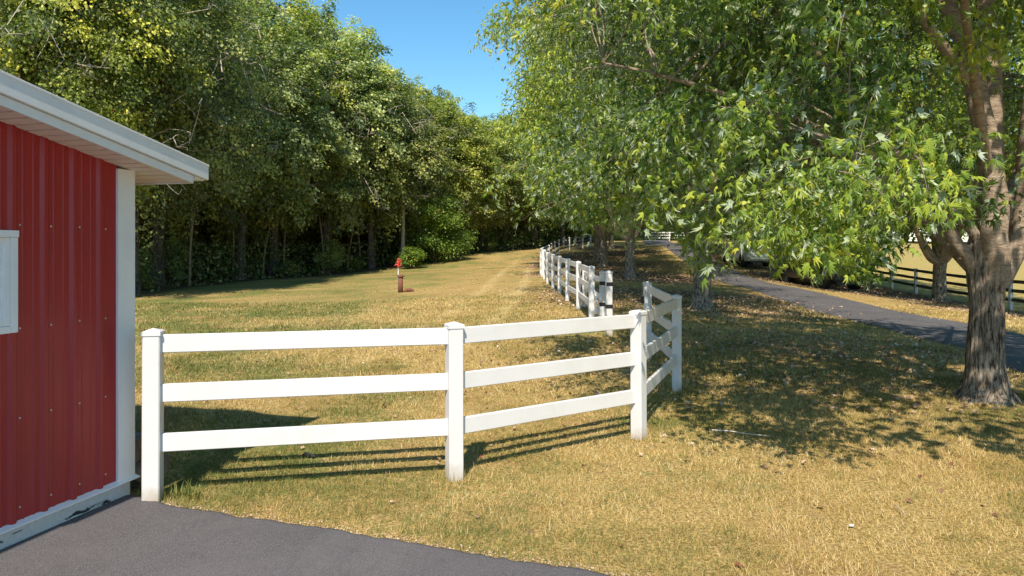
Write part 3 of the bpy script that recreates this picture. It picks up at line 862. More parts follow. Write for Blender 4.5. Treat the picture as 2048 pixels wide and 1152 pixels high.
# ------------------------------------------------------------------ the maples further along
def maple_meshes(seed, nsp, per, tmpl, R, H, leaf, low=2.3, trunk_r=0.28, fork=2.1, thin=99.0):
    rg = np.random.default_rng(seed)
    T = Tubes()
    tp = curve_pts([(0, 0, -0.3), (0, 0, 0), (0.03, 0.02, fork*0.5), (0.0, 0, fork), (0.05, 0.02, fork+1.2)], 26)
    T.add(tp, np.interp(tp[:, 2], [-0.3, 0, 0.3, fork*0.6, fork, fork+1.2], [1.7, 1.35, 1.05, 0.92, 1.0, 0.5])*trunk_r, 20, np.interp(tp[:, 2], [0, fork+1], [0, .5]), bark_jitter(seed, 0.07, 0.15))
    nodes = []; nr = []
    nl = 8
    for i in range(nl):
        a = 2*math.pi*i/nl + rg.normal(0, .25)
        reach = R*rg.uniform(0.45, 0.8); top = H*rg.uniform(0.45, 0.85)
        if i % 3 == 0: reach *= 0.35; top = H*0.92
        c = [(0, 0, fork-0.3), (math.cos(a)*reach*.18, math.sin(a)*reach*.18, fork+0.5), (math.cos(a)*reach*.5, math.sin(a)*reach*.5, fork+(top-fork)*.45), (math.cos(a)*reach, math.sin(a)*reach, top)]
        path = curve_pts(c, 22); w = np.linspace(0, 1, 22)
        rad = trunk_r*0.52*(1-w)**0.8+0.015
        T.add(path, rad, 9, 0.5+w*0.4, bark_jitter(seed+i, 0.04))
        nodes.append(path[4:]); nr.append(rad[4:])
    nodes = np.concatenate(nodes); nr = np.concatenate(nr)
    c = np.array([0, 0, (H+low)/2+0.2]); r = np.array([R, R, (H-low)/2+0.6])
    def ok(p):
        rad = np.hypot(p[:, 0], p[:, 1])
        lw = np.interp(rad, [0, R*.35, R*.8, R], [low+1.0, low+0.4, low, low+0.5]) + 0.8*(fbm(p[:, 0]*.7+seed, p[:, 1]*.7, 21, 2)-0.5)
        return (p[:, 2] > lw) & ~((p[:, 0] > thin) & (rg.uniform(0, 1, len(p)) > 0.2))
    anc = clustered(rg, shell_points(rg, nsp//12, c, r, 0.34, ok), 12, (.44, .44, .24), ok)
    tb = 0.42 + 0.60*(fbm(anc[:, 0]*.9+anc[:, 2]*.5, anc[:, 1]*.9+anc[:, 2]*.6, seed, 3)-0.5)+rg.normal(0, .08, len(anc))
    P, tip, nm, size, tint, shoot = sprays(rg, anc, (0, 0), per=per, length=0.85, spread=0.17, size=leaf, tintbase=tb)
    connect(rg, T, nodes, nr, anc[::max(1, len(anc)//150)], 4)
    shoots_tubes(T, shoot[::6], 0.008)
    return T.mesh("trunk"), leaves_mesh("crown", P, tip, nm, size, tint, tmpl, .8)

def place_tree(name, x, y, tm, cm, bark, leafm, rz, sc, label, group=None, cat="tree", extra=None):
    root = empty(name, (x, y, g1(x, y)), rz); root.scale = (sc[0], sc[0], sc[1])
    setp(root, label, cat, group)
    link_mesh("trunk", tm, bark, root); link_mesh("crown", cm, leafm, root)
    if extra is not None: setp(link_mesh("bare_branches", extra, M_TWIG, root), kind='stuff')
    return root

tmA, cmA = maple_meshes(21, 2900, 27, T_TRI, 5.4, 15.5, 0.165, low=2.3, trunk_r=0.27, thin=2.6)
tmB, cmB = maple_meshes(35, 2200, 19, T_LOW, 5.9, 16.0, 0.215, low=2.5, trunk_r=0.245)
G_ROW = "maples in a row between the white fence and the driveway"
row_lab = ["maple whose shaded trunk shows just past the far end of the front fence",
           "forked dark-trunked maple standing alone behind the open white gate",
           "maple with a straight dark trunk, behind the forked maple and close to the curved fence",
           "slim dark-trunked maple half hidden behind another trunk of the row",
           "farthest maple of the row, where the driveway crests the rise"]
for i, (x, y) in enumerate(TREES_ROW[1:]):
    tm, cm = (tmA, cmA) if i == 0 else (tmB, cmB)
    ml = M_MAPLE2
    place_tree("maple_tree", x, y, tm, cm, M_BARK, ml, [0.0, 1.9, 3.4, 5.0, 0.8][i], [(1.0, 1.0), (1.0, 1.06), (1.0, 1.02), (1.0, 1.0), (1.0, 1.0)][i], row_lab[i], G_ROW)
G_RT = "maples on the far side of the driveway"
rt_lab = ["low-forked dark maple in front of the dark-railed pasture fence", "dark maple trunk beside the parked black pickup",
          "maple beyond the parked silver car, across the driveway", "maple near the top of the driveway, on its pasture side", "maple across the driveway behind the big multi-limbed maple, trunk out of sight"]
for i, (x, y) in enumerate(TREES_RIGHT):
    place_tree("maple_tree", x, y, tmB, cmB, M_BARK, M_MAPLE2, [2.2, 4.1, 0.3, 1.2, 5.5][i], [(1.18, .94), (1.1, .95), (1.05, 1.0), (1.1, 1.0), (0.9, 0.95)][i], rt_lab[i], G_RT)

# ------------------------------------------------------------------ the wood
def wood_meshes(seed, H, R, low, nclump, per, leaf, trunk_r, tmpl=T_TWO):
    rg = np.random.default_rng(seed)
    T = Tubes()
    lean = rg.normal(0, 0.35, 2)
    tp = curve_pts([(0, 0, -0.4), (0, 0, 0), (lean[0]*.3, lean[1]*.3, H*.25), (lean[0], lean[1], H*.55), (lean[0]*1.2, lean[1]*1.5, H*.9)], 20)
    T.add(tp, np.interp(tp[:, 2]/H, [-0.05, 0, 0.03, 0.3, 0.6, 0.9], [1.5, 1.35, 1.0, 0.85, 0.5, 0.1])*trunk_r, 12, 0.1, bark_jitter(seed, 0.08))
    nodes = [tp[6:]]; nr = [np.full(14, trunk_r*.5)]
    for i in range(9):
        h = H*rg.uniform(0.2, 0.75); a = rg.uniform(0, 2*np.pi); L = R*rg.uniform(.5, .9)
        k = int(np.argmin(np.abs(tp[:, 2]-h))); s0 = tp[k]
        path = limb_path(rg, s0, s0+np.array([math.cos(a)*L, math.sin(a)*L, L*.45]), wob=.6, n=9)
        T.add(path, np.linspace(trunk_r*.32, .02, 9), 6, 0.3)
        nodes.append(path[3:]); nr.append(np.full(6, .05))
    nodes = np.concatenate(nodes); nr = np.concatenate(nr)
    c = np.array([0, 0, (H+low)/2]); r = np.array([R, R, (H-low)/2])
    cl = shell_points(rg, nclump, c, r*0.95, 0.33)
    connect(rg, T, nodes, nr, cl[::2], 4, 0.4)
    m = nclump
    outw = unit(cl-c)
    d = outw*0.8 + rg.normal(0, 0.35, (m, 3)); d[:, 2] += 0.12; d = unit(d)
    L = rg.uniform(0.9, 2.0, m)
    t_ = rg.uniform(-0.25, 1, (m, per))
    P = cl[:, None, :] + d[:, None, :]*(t_*L[:, None])[..., None]
    P[..., 2] -= 0.38*(np.maximum(t_, 0)**2)*L[:, None]
    wid = (0.34*(1.05-0.55*np.maximum(t_, 0)))[..., None]
    off = rg.normal(0, 1, (m, per, 3))*wid*np.array([1.1, 1.1, 0.62])
    P = P + off
    nm = d[:, None, :]*0.45 + unit(off)*0.35 + rg.normal(0, .40, P.shape); nm[..., 2] += 0.55
    tip = d[:, None, :]*0.6 + rg.normal(0, .45, P.shape); tip[..., 2] -= 0.8
    tint = np.clip(rg.normal(0.42, 0.20, m)[:, None] + rg.normal(0, .14, (m, per)), 0, 0.96)
    tint[rg.uniform(0, 1, tint.shape) > 0.9985] = 1.0
    size = leaf*rg.uniform(.6, 1.3, (m, per))
    crown = leaves_mesh("crown", P.reshape(-1, 3), tip.reshape(-1, 3), nm.reshape(-1, 3), size.ravel(), tint.ravel(), tmpl)
    # bare grey branches showing through
    W = Tubes()
    for q in range(44):
        a = rg.uniform(0, 2*np.pi); z = rg.uniform(low+1, H*.75); rd = R*rg.uniform(.75, 1.08)*math.sqrt(max(.1, 1-((z-c[2])/r[2])**2))
        s0 = np.array([math.cos(a)*rd, math.sin(a)*rd, z])
        dd = np.array([math.cos(a+rg.normal(0, .8)), math.sin(a+rg.normal(0, .8)), rg.normal(-.15, .45)])
        L = rg.uniform(.7, 2.0)
        p = limb_path(rg, s0-dd*L*.4, s0+dd*L*.6, wob=1.6, n=7)
        W.add(p, np.linspace(.030, .007, 7), 4, 0.8)
        for k2 in range(3):
            b0 = p[rg.integers(1, 5)]; d2 = dd+rg.normal(0, .7, 3)
            W.add(limb_path(rg, b0, b0+d2*L*.35, wob=1.5, n=5), np.linspace(.016, .006, 5), 3, 0.8)
    return T.mesh("trunk"), crown, W.mesh("bare_branches")

variants = [wood_meshes(101, 18.0, 4.7, 3.0, 400, 125, 0.21, .30),
            wood_meshes(102, 17.0, 4.4, 3.2, 380, 125, 0.20, .26),
            wood_meshes(103, 19.0, 4.2, 3.4, 380, 125, 0.21, .32),
            wood_meshes(104, 15.0, 4.4, 1.2, 360, 125, 0.20, .22)]
near_variant = wood_meshes(111, 17.5, 4.7, 3.0, 400, 230, 0.135, .26)
rgw = np.random.default_rng(5)
def along(poly, step, offset):
    seg = np.linalg.norm(np.diff(poly, axis=0), axis=1); cum = np.r_[0, np.cumsum(seg)]
    out = []
    s = step*0.5
    while s < cum[-1]:
        i = np.searchsorted(cum, s)-1; f = (s-cum[i])/seg[i]
        p = poly[i]+(poly[i+1]-poly[i])*f; d = (poly[i+1]-poly[i])/seg[i]
        nrm = np.array([-d[1], d[0]])       # left of travel = into the wood
        out.append((p+nrm*offset, s)); s += step
    return out
G_WOOD = "trees of the wood behind the lawn"
front_desc = ["tree of the wood over the highest visible part of the barn roof, leftmost in view",
              "tree of the wood behind the sloping middle of the barn roof",
              "tree of the wood whose dark trunk stands nearest the white barn corner",
              "tree of the wood just past the tip of the barn eave, trunk in deep shade",
              "tall tree of the wood above the first fence panel, where the blue sky begins",
              "tall tree of the wood midway between the barn eave and the hydrant",
              "tree of the wood just left of the red hydrant, crown stepping down to the sky",
              "tree of the wood directly behind the red hydrant",
              "round-topped tree of the wood rising over the bright green bush",
              "tree of the wood just right of the bright green bush",
              "tree of the wood at the low point of the sky gap",
              "tree where the far end of the lawn meets the wood, left of the curved fence",
              "tree behind the far bend of the white fence, partly under maple leaves"]
fi = 0
HV = (18.0, 17.0, 19.0, 15.0)
for row, (off, step) in enumerate([(2.2, 5.2), (6.3, 5.6), (11.5, 6.2), (18.0, 6.5), (26, 7.0)]):
    for (p, s) in along(FE, step, off):
        jx, jy = rgw.normal(0, .7, 2)
        x, y = p[0]+jx, p[1]+jy
        v = int(rgw.integers(0, 4)) if row < 2 else 3
        if y < 25 or x/y*F+1024 < -330: continue
        hs_ = 1.0
        # tree tops step down towards the gap in the sky
        pxx = x/y*F+1024
        top = np.interp(pxx, [420, 480, 560, 630, 668, 700, 718, 765, 790, 830, 870, 893, 906, 980, 1100], [-90, -50, -35, -10, 20, 46, 108, 115, 153, 142, 148, 182, 222, 220, 228])
        Hwant = CAMZ + (HZ-top)*y/F - g1(x, y)
        hs_ = (Hwant-rgw.uniform(0, 1.2))/HV[v] if pxx > 440 else rgw.uniform(.95, 1.1)
        hs_ = min(hs_, 1.25)
        sc = rgw.uniform(.95, 1.08)
        tm, cm, wm = near_variant if (row == 0 and y < 37) else variants[v]
        if row == 0:
            lab = front_desc[fi] if fi < len(front_desc) else "tree of the wood beyond the driveway, glimpsed through the maple leaves"; fi += 1
        else:
            lab = "tree deeper in the wood, mostly hidden behind the trees along the lawn"
        place_tree("wood_tree", x, y, tm, cm, M_BARK2, M_WOODL, rgw.uniform(0, 6.28), (sc, hs_), lab, ("trees deeper in the wood" if row else G_WOOD if fi <= len(front_desc) else "trees beyond the top of the driveway"), extra=wm if row == 0 else None)
print("front trees", fi)

# shrubs and undergrowth
def shrub_mesh(seed, R, H, n, leaf):
    rg = np.random.default_rng(seed)
    T = Tubes()
    cl = shell_points(rg, 60, np.array([0, 0, H*.52]), np.array([R, R, H*.5]), .4)
    for q in cl[::2]:
        T.add(limb_path(rg, (rg.normal(0, .12), rg.normal(0, .12), -.1), q, wob=.6, n=6), np.linspace(.03, .006, 6), 4, .4)
    m = 60
    P = cl[:, None, :] + rg.normal(0, 1, (m, n, 3))*np.array([.32, .32, .2])*R*.55
    P[..., 2] = np.maximum(P[..., 2], 0.03)
    c = np.array([0, 0, H*.4]); outw = unit(P-c)
    nm = outw*.5+rg.normal(0, .5, P.shape); nm[..., 2] += .6
    tip = outw*.6+rg.normal(0, .5, P.shape); tip[..., 2] -= .4
    tint = np.clip(rg.normal(.5, .12, m)[:, None]+rg.normal(0, .15, (m, n)), 0, 1)
    return T.mesh("stems"), leaves_mesh("foliage", P.reshape(-1, 3), tip.reshape(-1, 3), nm.reshape(-1, 3), leaf*rg.uniform(.6, 1.3, m*n), tint.ravel(), T_TWO)
shr = [shrub_mesh(201, 1.0, 1.6, 90, .12), shrub_mesh(202, 1.0, 2.2, 90, .12)]
def put_shrub(name, x, y, k, s, sz, label, cat, group=None, mat=None):
    root = empty(name, (x, y, g1(x, y)), random.uniform(0, 6)); root.scale = (s, s, sz)
    setp(root, label, cat, group)
    link_mesh("stems", shr[k][0], M_BARK2, root); o = link_mesh("foliage", shr[k][1], None, root)
    if mat is not None:
        o.data = shr[k][1]
    return o
for a in shr:
    a[1].materials.append(M_BUSH)
# the bright bush and its smaller neighbour
big_st, big_fo = shrub_mesh(210, 3.0, 5.4, 420, .17)
big_fo.materials.append(M_BUSH)
root = empty("bright_bush", (-6.4, 57.2, g1(-6.4, 57.2))); setp(root, "large bright green bush standing out against the dark wood, right of the red hydrant", "bush")
link_mesh("stems", big_st, M_BARK2, root); link_mesh("foliage", big_fo, None, root)
put_shrub("yellow_green_bush", -7.6, 51.5, 1, .95, .75, "small yellow-green bush right behind the red hydrant", "bush")
for i, (p, s) in enumerate(along(FE, 4.6, 1.9)):
    x = p[0]+rgw.normal(0, .4); y = p[1]+rgw.normal(0, .4)
    if abs(x+6.4) < 2 and abs(y-57) < 3: continue
    if y < 20 or x/y*F+1024 < 150: continue
    sc = rgw.uniform(.5, 1.15)*(1.1 if y > 50 else 1)
    root = empty("shrub", (x, y, g1(x, y)), rgw.uniform(0, 6)); root.scale = (sc, sc, sc*rgw.uniform(.6, 1.1))
    setp(root, "low shrub in the shade under the front trees of the wood", "shrub", "shrubs along the edge of the wood")
    k = int(rgw.integers(0, 2))
    link_mesh("stems", shr[k][0], M_BARK2, root)
    fo = link_mesh("foliage", shr[k][1], None, root)
    fo.material_slots[0].link = 'OBJECT'; fo.material_slots[0].material = M_WOODL

# dense undergrowth behind the front trunks: one mass nobody could count
def undergrowth():
    rg = np.random.default_rng(77)
    pts = []
    for off, dens, hmax in ((2.4, 110, 2.2), (7, 80, 4.0), (12, 60, 5.0)):
        for (p, s) in along(FE, 0.9, off):
            n = dens*2
            q = np.stack([p[0]+rg.normal(0, 1.2, n), p[1]+rg.normal(0, 1.2, n), hmax*rg.uniform(0, 1, n)**1.3], 1)
            pts.append(q)
    P = np.concatenate(pts); P[:, 2] += gz(P[:, 0], P[:, 1])
    keep = fbm(P[:, 0]*.8+P[:, 2], P[:, 1]*.8-P[:, 2]*.5, 61, 3) > .44
    P = P[keep]; n = len(P)
    nm = rg.normal(0, .6, (n, 3)); nm[:, 2] += .6; nm[:, 1] -= .3
    tip = rg.normal(0, .7, (n, 3)); tip[:, 2] -= .4
    me = leaves_mesh("undergrowth", P, tip, nm, .17*rg.uniform(.6, 1.4, n), np.clip(rg.normal(.35, .15, n), 0, .95), T_TWO)
    setp(link_mesh("undergrowth", me, M_WOODL), "tangled dark undergrowth filling the wood behind its front trunks", "undergrowth", kind='stuff')
undergrowth()

for off, step, sc0 in ((10, 3.2, 2.6), (16, 3.2, 3.4), (23, 3.4, 4.2)):
    for (p, s_) in along(FE, step, off):
        x = p[0]+rgw.normal(0, .5); y = p[1]+rgw.normal(0, .5)
        if y < 20 or x/y*F+1024 < 100: continue
        root = empty("thicket", (x, y, g1(x, y)-.3), rgw.uniform(0, 6)); sc = sc0*rgw.uniform(.85, 1.15); root.scale = (sc*.9, sc*.9, sc*.85)
        setp(root, "tall dark thicket deep in the wood, a dim patch between the trunks", "thicket", "thickets deep in the wood")
        k = int(rgw.integers(0, 2)); link_mesh("stems", shr[k][0], M_BARK2, root)
        fo = link_mesh("foliage", shr[k][1], None, root); fo.material_slots[0].link = 'OBJECT'; fo.material_slots[0].material = M_WOODL

# thin young stems among the trunks at the edge
rgs = np.random.default_rng(31)
for i, (p, s) in enumerate(along(FE[2:9], 3.1, 2.4)):
    x = p[0]+rgs.normal(0, .7); y = p[1]+rgs.normal(0, .7)
    T = Tubes(); h = rgs.uniform(3.0, 6.0); l = rgs.normal(0, .35, 2)
    T.add(curve_pts([(0, 0, -.2), (l[0]*.2, l[1]*.2, h*.35), (l[0]*.9, l[1]*.9, h*.7), (l[0]*1.6, l[1]*1.2, h)], 14), np.linspace(.07, .02, 14), 7, .9)
    for j in range(4):
        a = rgs.uniform(0, 6.28); z = rgs.uniform(.4, .9)*h
        b0 = np.array([l[0]*z/h, l[1]*z/h, z])
        T.add(limb_path(rgs, b0, b0+np.array([math.cos(a)*.7, math.sin(a)*.7, .5]), wob=1, n=5), np.linspace(.02, .005, 5), 4, .9)
    o = link_mesh("sapling", T.mesh("sapling"), M_BARK2); o.location = (x, y, g1(x, y))
    setp(o, "thin pale bare sapling stem among the trunks at the wood's edge", "sapling", "saplings at the edge of the wood")

# pale dead snag
T = Tubes()
T.add(curve_pts([(0, 0, 0), (.1, 0, 4), (.0, 0, 8.4), (.25, 0, 10.5), (.2, 0, 12.8)], 24), np.linspace(.17, .035, 24), 8, .9)
for z, dx, dz in ((9.6, 1.1, .9), (10.6, 1.0, .5), (11.4, .5, .9), (9.0, -.8, .7)):
    T.add(limb_path(rgs, (.15, 0, z), (.15+dx, -.2, z+dz), wob=.8, n=6), np.linspace(.06, .012, 6), 5, .9)
o = link_mesh("dead_tree", T.mesh("dead_tree"), M_TWIG); o.location = (-8.7, 54.0, g1(-8.7, 54.0))
setp(o, "dead pale tree stem standing bare in front of the leafy wood", "dead tree")

# far treeline beyond pasture and driveway
rgf = np.random.default_rng(9)
for i in range(24):
    a = math.radians(70 - i*2.6); d = rgf.uniform(125, 140)
    x, y = math.cos(a)*d+6, math.sin(a)*d+0
    place_tree("distant_tree", x, y, variants[3][0], variants[3][1], M_BARK2, M_WOODL, rgf.uniform(0, 6), (1.7, 1.15), "distant tree beyond the mown pasture, seen only in gaps between maple leaves", "distant trees beyond the pasture")

# ------------------------------------------------------------------ fences
def post_mesh(w=0.127, h=1.29):
    c = 0.008; a = w/2
    ring = [(-a+c, -a), (a-c, -a), (a, -a+c), (a, a-c), (a-c, a), (-a+c, a), (-a, a-c), (-a, -a+c)]
    m = MB(); m.ring_stack([[(x, y, z) for x, y in ring] for z in (-0.2, 0.0, 0.3, h)])
    me = m.mesh("post")
    at = me.attributes.new("foot", 'FLOAT', 'POINT'); at.data.foreach_set("value", np.ones(len(me.vertices), dtype=np.float32))
    return me
def cap_mesh(w=0.139, h=1.29):
    a = w/2; m = MB()
    rings = []
    for r, z in ((a, h-.004), (a, h+.024), (a-.006, h+.030)):
        rings.append([(-r, -r, z), (r, -r, z), (r, r, z), (-r, r, z)])
    m.ring_stack(rings)
    r = a-.006
    m.add([(-r, -r, h+.0301), (r, -r, h+.0301), (r, r, h+.0301), (-r, r, h+.0301), (0, 0, h+.052)], [(0, 1, 4), (1, 2, 4), (2, 3, 4), (3, 0, 4)])
    return m.mesh("cap")
PM, CM = post_mesh(), cap_mesh()
PM.materials.append(M_VINYL); CM.materials.append(M_VINYL)
RAILS = (0.375, 0.762, 1.148); RH = 0.142
def rail(parent, p, q, zp, zq, h, mat, th=0.038, hh=RH, name="rail"):
    p = np.array(p, float); q = np.array(q, float); d = unit(q-p); n = np.array([-d[1], d[0]])*th/2
    c = 0.006
    def ring(pt, z):
        o = []
        for s, t in ((-1, 0), (1, 0), (1, 1), (-1, 1)):
            for e in ((c, 0), (0, c)) if (s, t) in ((1, 0), (-1, 1)) else ((0, c), (c, 0)):
                dn = n*s*(1-e[0]*2/th)
                dz = t*hh + (e[1] if t == 0 else -e[1])
                o.append((pt[0]+dn[0], pt[1]+dn[1], z+h+dz))
        return o
    m = MB(); m.ring_stack([ring(p, zp), ring(q, zq)])
    return m.build(name, mat, parent)
def fence(name, label, cat, pts, heights=None, mat_rail=None, gaps=(), group=None):
    pts = [np.array(p, float) for p in pts]
    zs = heights or [g1(*p) for p in pts]
    root = empty(name, (0, 0, 0)); setp(root, label, cat, group)
    for i, p in enumerate(pts):
        ds = []
        if i > 0: ds.append(unit(p-pts[i-1]))
        if i < len(pts)-1: ds.append(unit(pts[i+1]-p))
        d = ds[0] if len(ds) == 1 else unit(ds[0]+ds[1])
        o = bpy.data.objects.new("post", PM); COL.objects.link(o); o.parent = root
        o.location = (p[0], p[1], zs[i]); o.rotation_euler = (random.uniform(-.006, .006), random.uniform(-.006, .006), math.atan2(d[1], d[0]))
        cp = bpy.data.objects.new("cap", CM); COL.objects.link(cp); cp.parent = o
    for i in range(len(pts)-1):
        if i in gaps: continue
        d = unit(pts[i+1]-pts[i])
        for h in RAILS:
            rail(root, pts[i]+d*.045, pts[i+1]-d*.045, zs[i], zs[i+1], h, mat_rail or M_VINYL)
    return root

A_ = (-2.80, 5.32); B_ = (-0.49, 5.81); C_ = (1.31, 7.06); D_ = (2.28, 9.45); E_ = (2.34, 11.8)
fence("rail_fence", "white three-rail vinyl fence bending across the front lawn from the barn corner", "fence", [A_, B_, C_, D_, E_])
F_ = (2.01, 14.13)
lawn_fence = fence("rail_fence", "white three-rail fence running back up the lawn from the open gate to the bend", "fence",
      [F_, (1.86, 16.0), (1.83, 18.8), (1.72, 21.2), (1.67, 24.0), (1.57, 26.2), (1.5, 28.7), (1.46, 30.8)], gaps=(0,))
far = curve_pts([(1.46, 30.8), (1.6, 38), (2.3, 48), (3.7, 58), (5.9, 66), (8.8, 72.5), (12.0, 77)], 400)[:, :2] if False else None
def resample(ctrl, step):
    c = curve_pts([(a, b, 0) for a, b in ctrl], 600)[:, :2]
    cum = np.r_[0, np.cumsum(np.linalg.norm(np.diff(c, axis=0), axis=1))]
    s = np.arange(0, cum[-1], step)
    return [(float(np.interp(v, cum, c[:, 0])), float(np.interp(v, cum, c[:, 1]))) for v in s]
pts = resample([(1.46, 30.8), (1.6, 38), (2.3, 48), (3.7, 58), (5.9, 66), (8.8, 72.5), (12.0, 77)], 2.44)[1:]
fence("rail_fence", "distant fence with dark rails and pale posts, curving up to the right behind the maples", "fence", pts, mat_rail=M_DARKRAIL)
pts = [(21.0, 58-2.25*i) for i in range(18)]
fence("rail_fence", "fence with dark rails and white posts between the driveway maples and the yellow pasture", "fence", pts, mat_rail=M_DARKRAIL)
pts = [(13.0+i*2.4, 100-0.5*i) for i in range(7)]
fence("rail_fence", "white fence far up the driveway, guessed from a bright glint between the maple trunks", "fence", pts)  # guessed fence, standing in for a bright glint up the drive

# gate, swung open along the fence
root = empty("gate", (1.93, 14.6, 0)); setp(root, "open white farm gate with diagonal braces, folded back against the lawn fence", "gate")
gp = np.array([0.0, 0.0]); gq = np.array([0.07, 4.3])
gd = unit(gq-gp); ga = math.atan2(gd[1], gd[0])
for q, nm in ((gp, "stile"), (gq, "stile")):
    m = MB(); a = .055
    m.ring_stack([[(-a, -a, z), (a, -a, z), (a, a, z), (-a, a, z)] for z in (.385, 1.46)])
    o = bevel(m.build("stile", M_VINYL, root), .006); o.location = (q[0], q[1], 0); o.rotation_euler = (0, 0, ga)
    m = MB(); a = .062
    m.ring_stack([[(-a, -a, z), (a, -a, z), (a, a, z), (-a, a, z)] for z in (1.455, 1.485)])
    m.add([(-a, -a, 1.4851), (a, -a, 1.4851), (a, a, 1.4851), (-a, a, 1.4851), (0, 0, 1.51)], [(0, 1, 4), (1, 2, 4), (2, 3, 4), (3, 0, 4)])
    m.build("cap", M_VINYL, o)
for h in (.50, .86, 1.24):
    rail(root, gp+gd*.05, gq-gd*.05, 0, 0, h, M_VINYL, .036, .12)
for f0, f1 in ((0.5, 0.03), (0.5, 0.97)):
    p = gp+(gq-gp)*f0; q = gp+(gq-gp)*f1
    off = np.array([-.03, 0])
    m = MB(); n = np.array([-gd[1], gd[0]])*.012
    for s in (0,):
        vs = []
        for (pt, z) in ((p, 1.30), (q, .52)):
            for sx in (-1, 1):
                for dz in (-.045, .045):
                    vs.append((pt[0]+off[0]+n[0]*sx, pt[1]+off[1]+n[1]*sx, z+dz))
        m.add(vs, [(0,1,3,2),(4,6,7,5),(0,4,5,1),(2,3,7,6),(1,5,7,3),(0,2,6,4)])
    m.build("brace", M_VINYL, root)
def strap(parent, loc, z, w, rz):
    m = MB(); a = w/2+.003
    m.ring_stack([[(-a, -a, zz), (a, -a, zz), (a, a, zz), (-a, a, zz)] for zz in (z-.04, z+.04)])
    o = m.build("hinge_strap", M_BLACK, parent); o.location = loc; o.rotation_euler = (0, 0, rz); return o
for z in (1.24, .79):
    strap(root, (0, 0, 0), z, .11, ga)
for z in (1.06, .60):
    strap(lawn_fence, (F_[0], F_[1], g1(*F_)), z, .130, math.atan2(1.87, -.15))
# catch on the opposite post
m = MB(); m.box(-.03, .03, -.05, .05, -.06, .06); m.lathe([(.012, 0), (.012, .12)], 8, 'X', (-.12, 0, 0))
o = bevel(m.build("gate_latch", M_BLACK), .004); o.location = (E_[0]-.085, E_[1]+.0, g1(*E_)+1.02)
setp(o, "small black gate latch fixed to the far end post of the front fence", "latch")

# ------------------------------------------------------------------ red barn
cx, cy = -3.03, 5.41
ang = math.atan2(0.252, -0.968)
barn = empty("red_barn", (cx, cy, 0), ang)
setp(barn, "red ribbed-steel barn with white corner trim and white eaves at the left edge", "barn")
SL = 0.19; LW = 6.4
def topz(u): return 2.58 + SL*u if u < LW/2 else 2.58 + SL*(LW-u)
# local: x into the barn, y (=u) along the visible wall towards the camera. wall outer face x = 0
ribs = []
u = 0.284
while u < LW-0.1:
    ribs.append(u); u += 0.2286
prof = [(0.12, 0.0)]
for rb in ribs:
    prof += [(rb-.034, 0), (rb-.013, -.019), (rb+.013, -.019), (rb+.034, 0)]
    for k in (1, 2):
        c = rb+.2286*k/3
        prof += [(c-.011, 0), (c-.005, -.0042), (c+.005, -.0042), (c+.011, 0)]
prof = [p for p in prof if p[0] < LW-.05] + [(LW-.05, 0)]
Vv = []; Ff = []
for (uu, xx) in prof:
    Vv += [(xx, uu, .155), (xx, uu, topz(uu)+.02)]
for i in range(len(prof)-1):
    Ff.append((2*i, 2*i+1, 2*i+3, 2*i+2))
m = MB(); m.add(Vv, Ff); m.build("wall", M_RED, barn)
# other three walls and inner backing (closed body, ribs built the same way on the back)
m = MB()
m.box(.012, 7.9, .02, LW-.02, .15, 2.55); m.build("wall_body", M_RED, barn)
Vv = []; Ff = []; x = .1; i = 0; pr = []
while x < 7.8:
    pr += [(x, 0), (x+.021, -.019), (x+.047, -.019), (x+.068, 0)]; x += .2286
for (xx, uu) in pr: Vv += [(xx, uu, .155), (xx, uu, 2.56)]
for i in range(len(pr)-1): Ff.append((2*i, 2*i+2, 2*i+3, 2*i+1))
m = MB(); m.add(Vv, Ff); m.build("wall", M_RED, barn)
# gable infill under the roof
m = MB(); m.add([(.012, 0, 2.5), (.012, LW, 2.5), (.012, LW/2, topz(LW/2)), (7.9, 0, 2.5), (7.9, LW, 2.5), (7.9, LW/2, topz(LW/2))], [(0, 2, 1), (3, 4, 5), (0, 3, 5, 2), (1, 2, 5, 4)])
m.build("gable", M_RED, barn)
# white corner trim (L section)
m = MB(); m.box(-.024, .0, -.030, .135, .15, topz(0)+.0); m.box(.0, .14, -.030, -.008, .15, topz(0)-.01)
m.box(-.0265, -.0235, .118, .137, .152, topz(0)-.002)
bevel(m.build("corner_trim", M_TRIM, barn), .003)
# ledge and chipped base board
m = MB(); m.add([(-.05, -.055, .138), (-.05, LW, .138), (.02, LW, .138), (.02, -.055, .138), (-.05, -.055, .146), (-.05, LW, .146), (.02, LW, .170), (.02, -.055, .170)],
                [(0, 3, 2, 1), (4, 5, 6, 7), (0, 1, 5, 4), (1, 2, 6, 5), (2, 3, 7, 6), (3, 0, 4, 7)])
m.build("base_flashing", M_TRIM, barn)
m = MB(); m.box(-.004, .10, -.0, LW, -.05, .1375); m.build("base_board", M_BASE, barn)
m = MB(); m.box(.10, 7.9, .0, .1, -.05, .1375); m.build("base_board", M_BASE, barn)
# screws
scm = MB(); scm.lathe([(.0075, 0), (.0075, .002), (.0045, .003), (.0045, .006)], 8, 'X'); scmesh = scm.mesh("screw"); scmesh.materials.append(M_SCREW)
for h in (2.113, 1.435, .84, .25):
    for rb in ribs[:9]:
        if 1.0 < rb+.02 < 1.62 and 1.35 < h < 2.12 and rb > 0.98: continue
        o = bpy.data.objects.new("screw", scmesh); COL.objects.link(o); o.parent = barn
        o.location = (-.0005, rb-.052, h + random.uniform(-.004, .004)); o.scale = (-1, 1, 1)
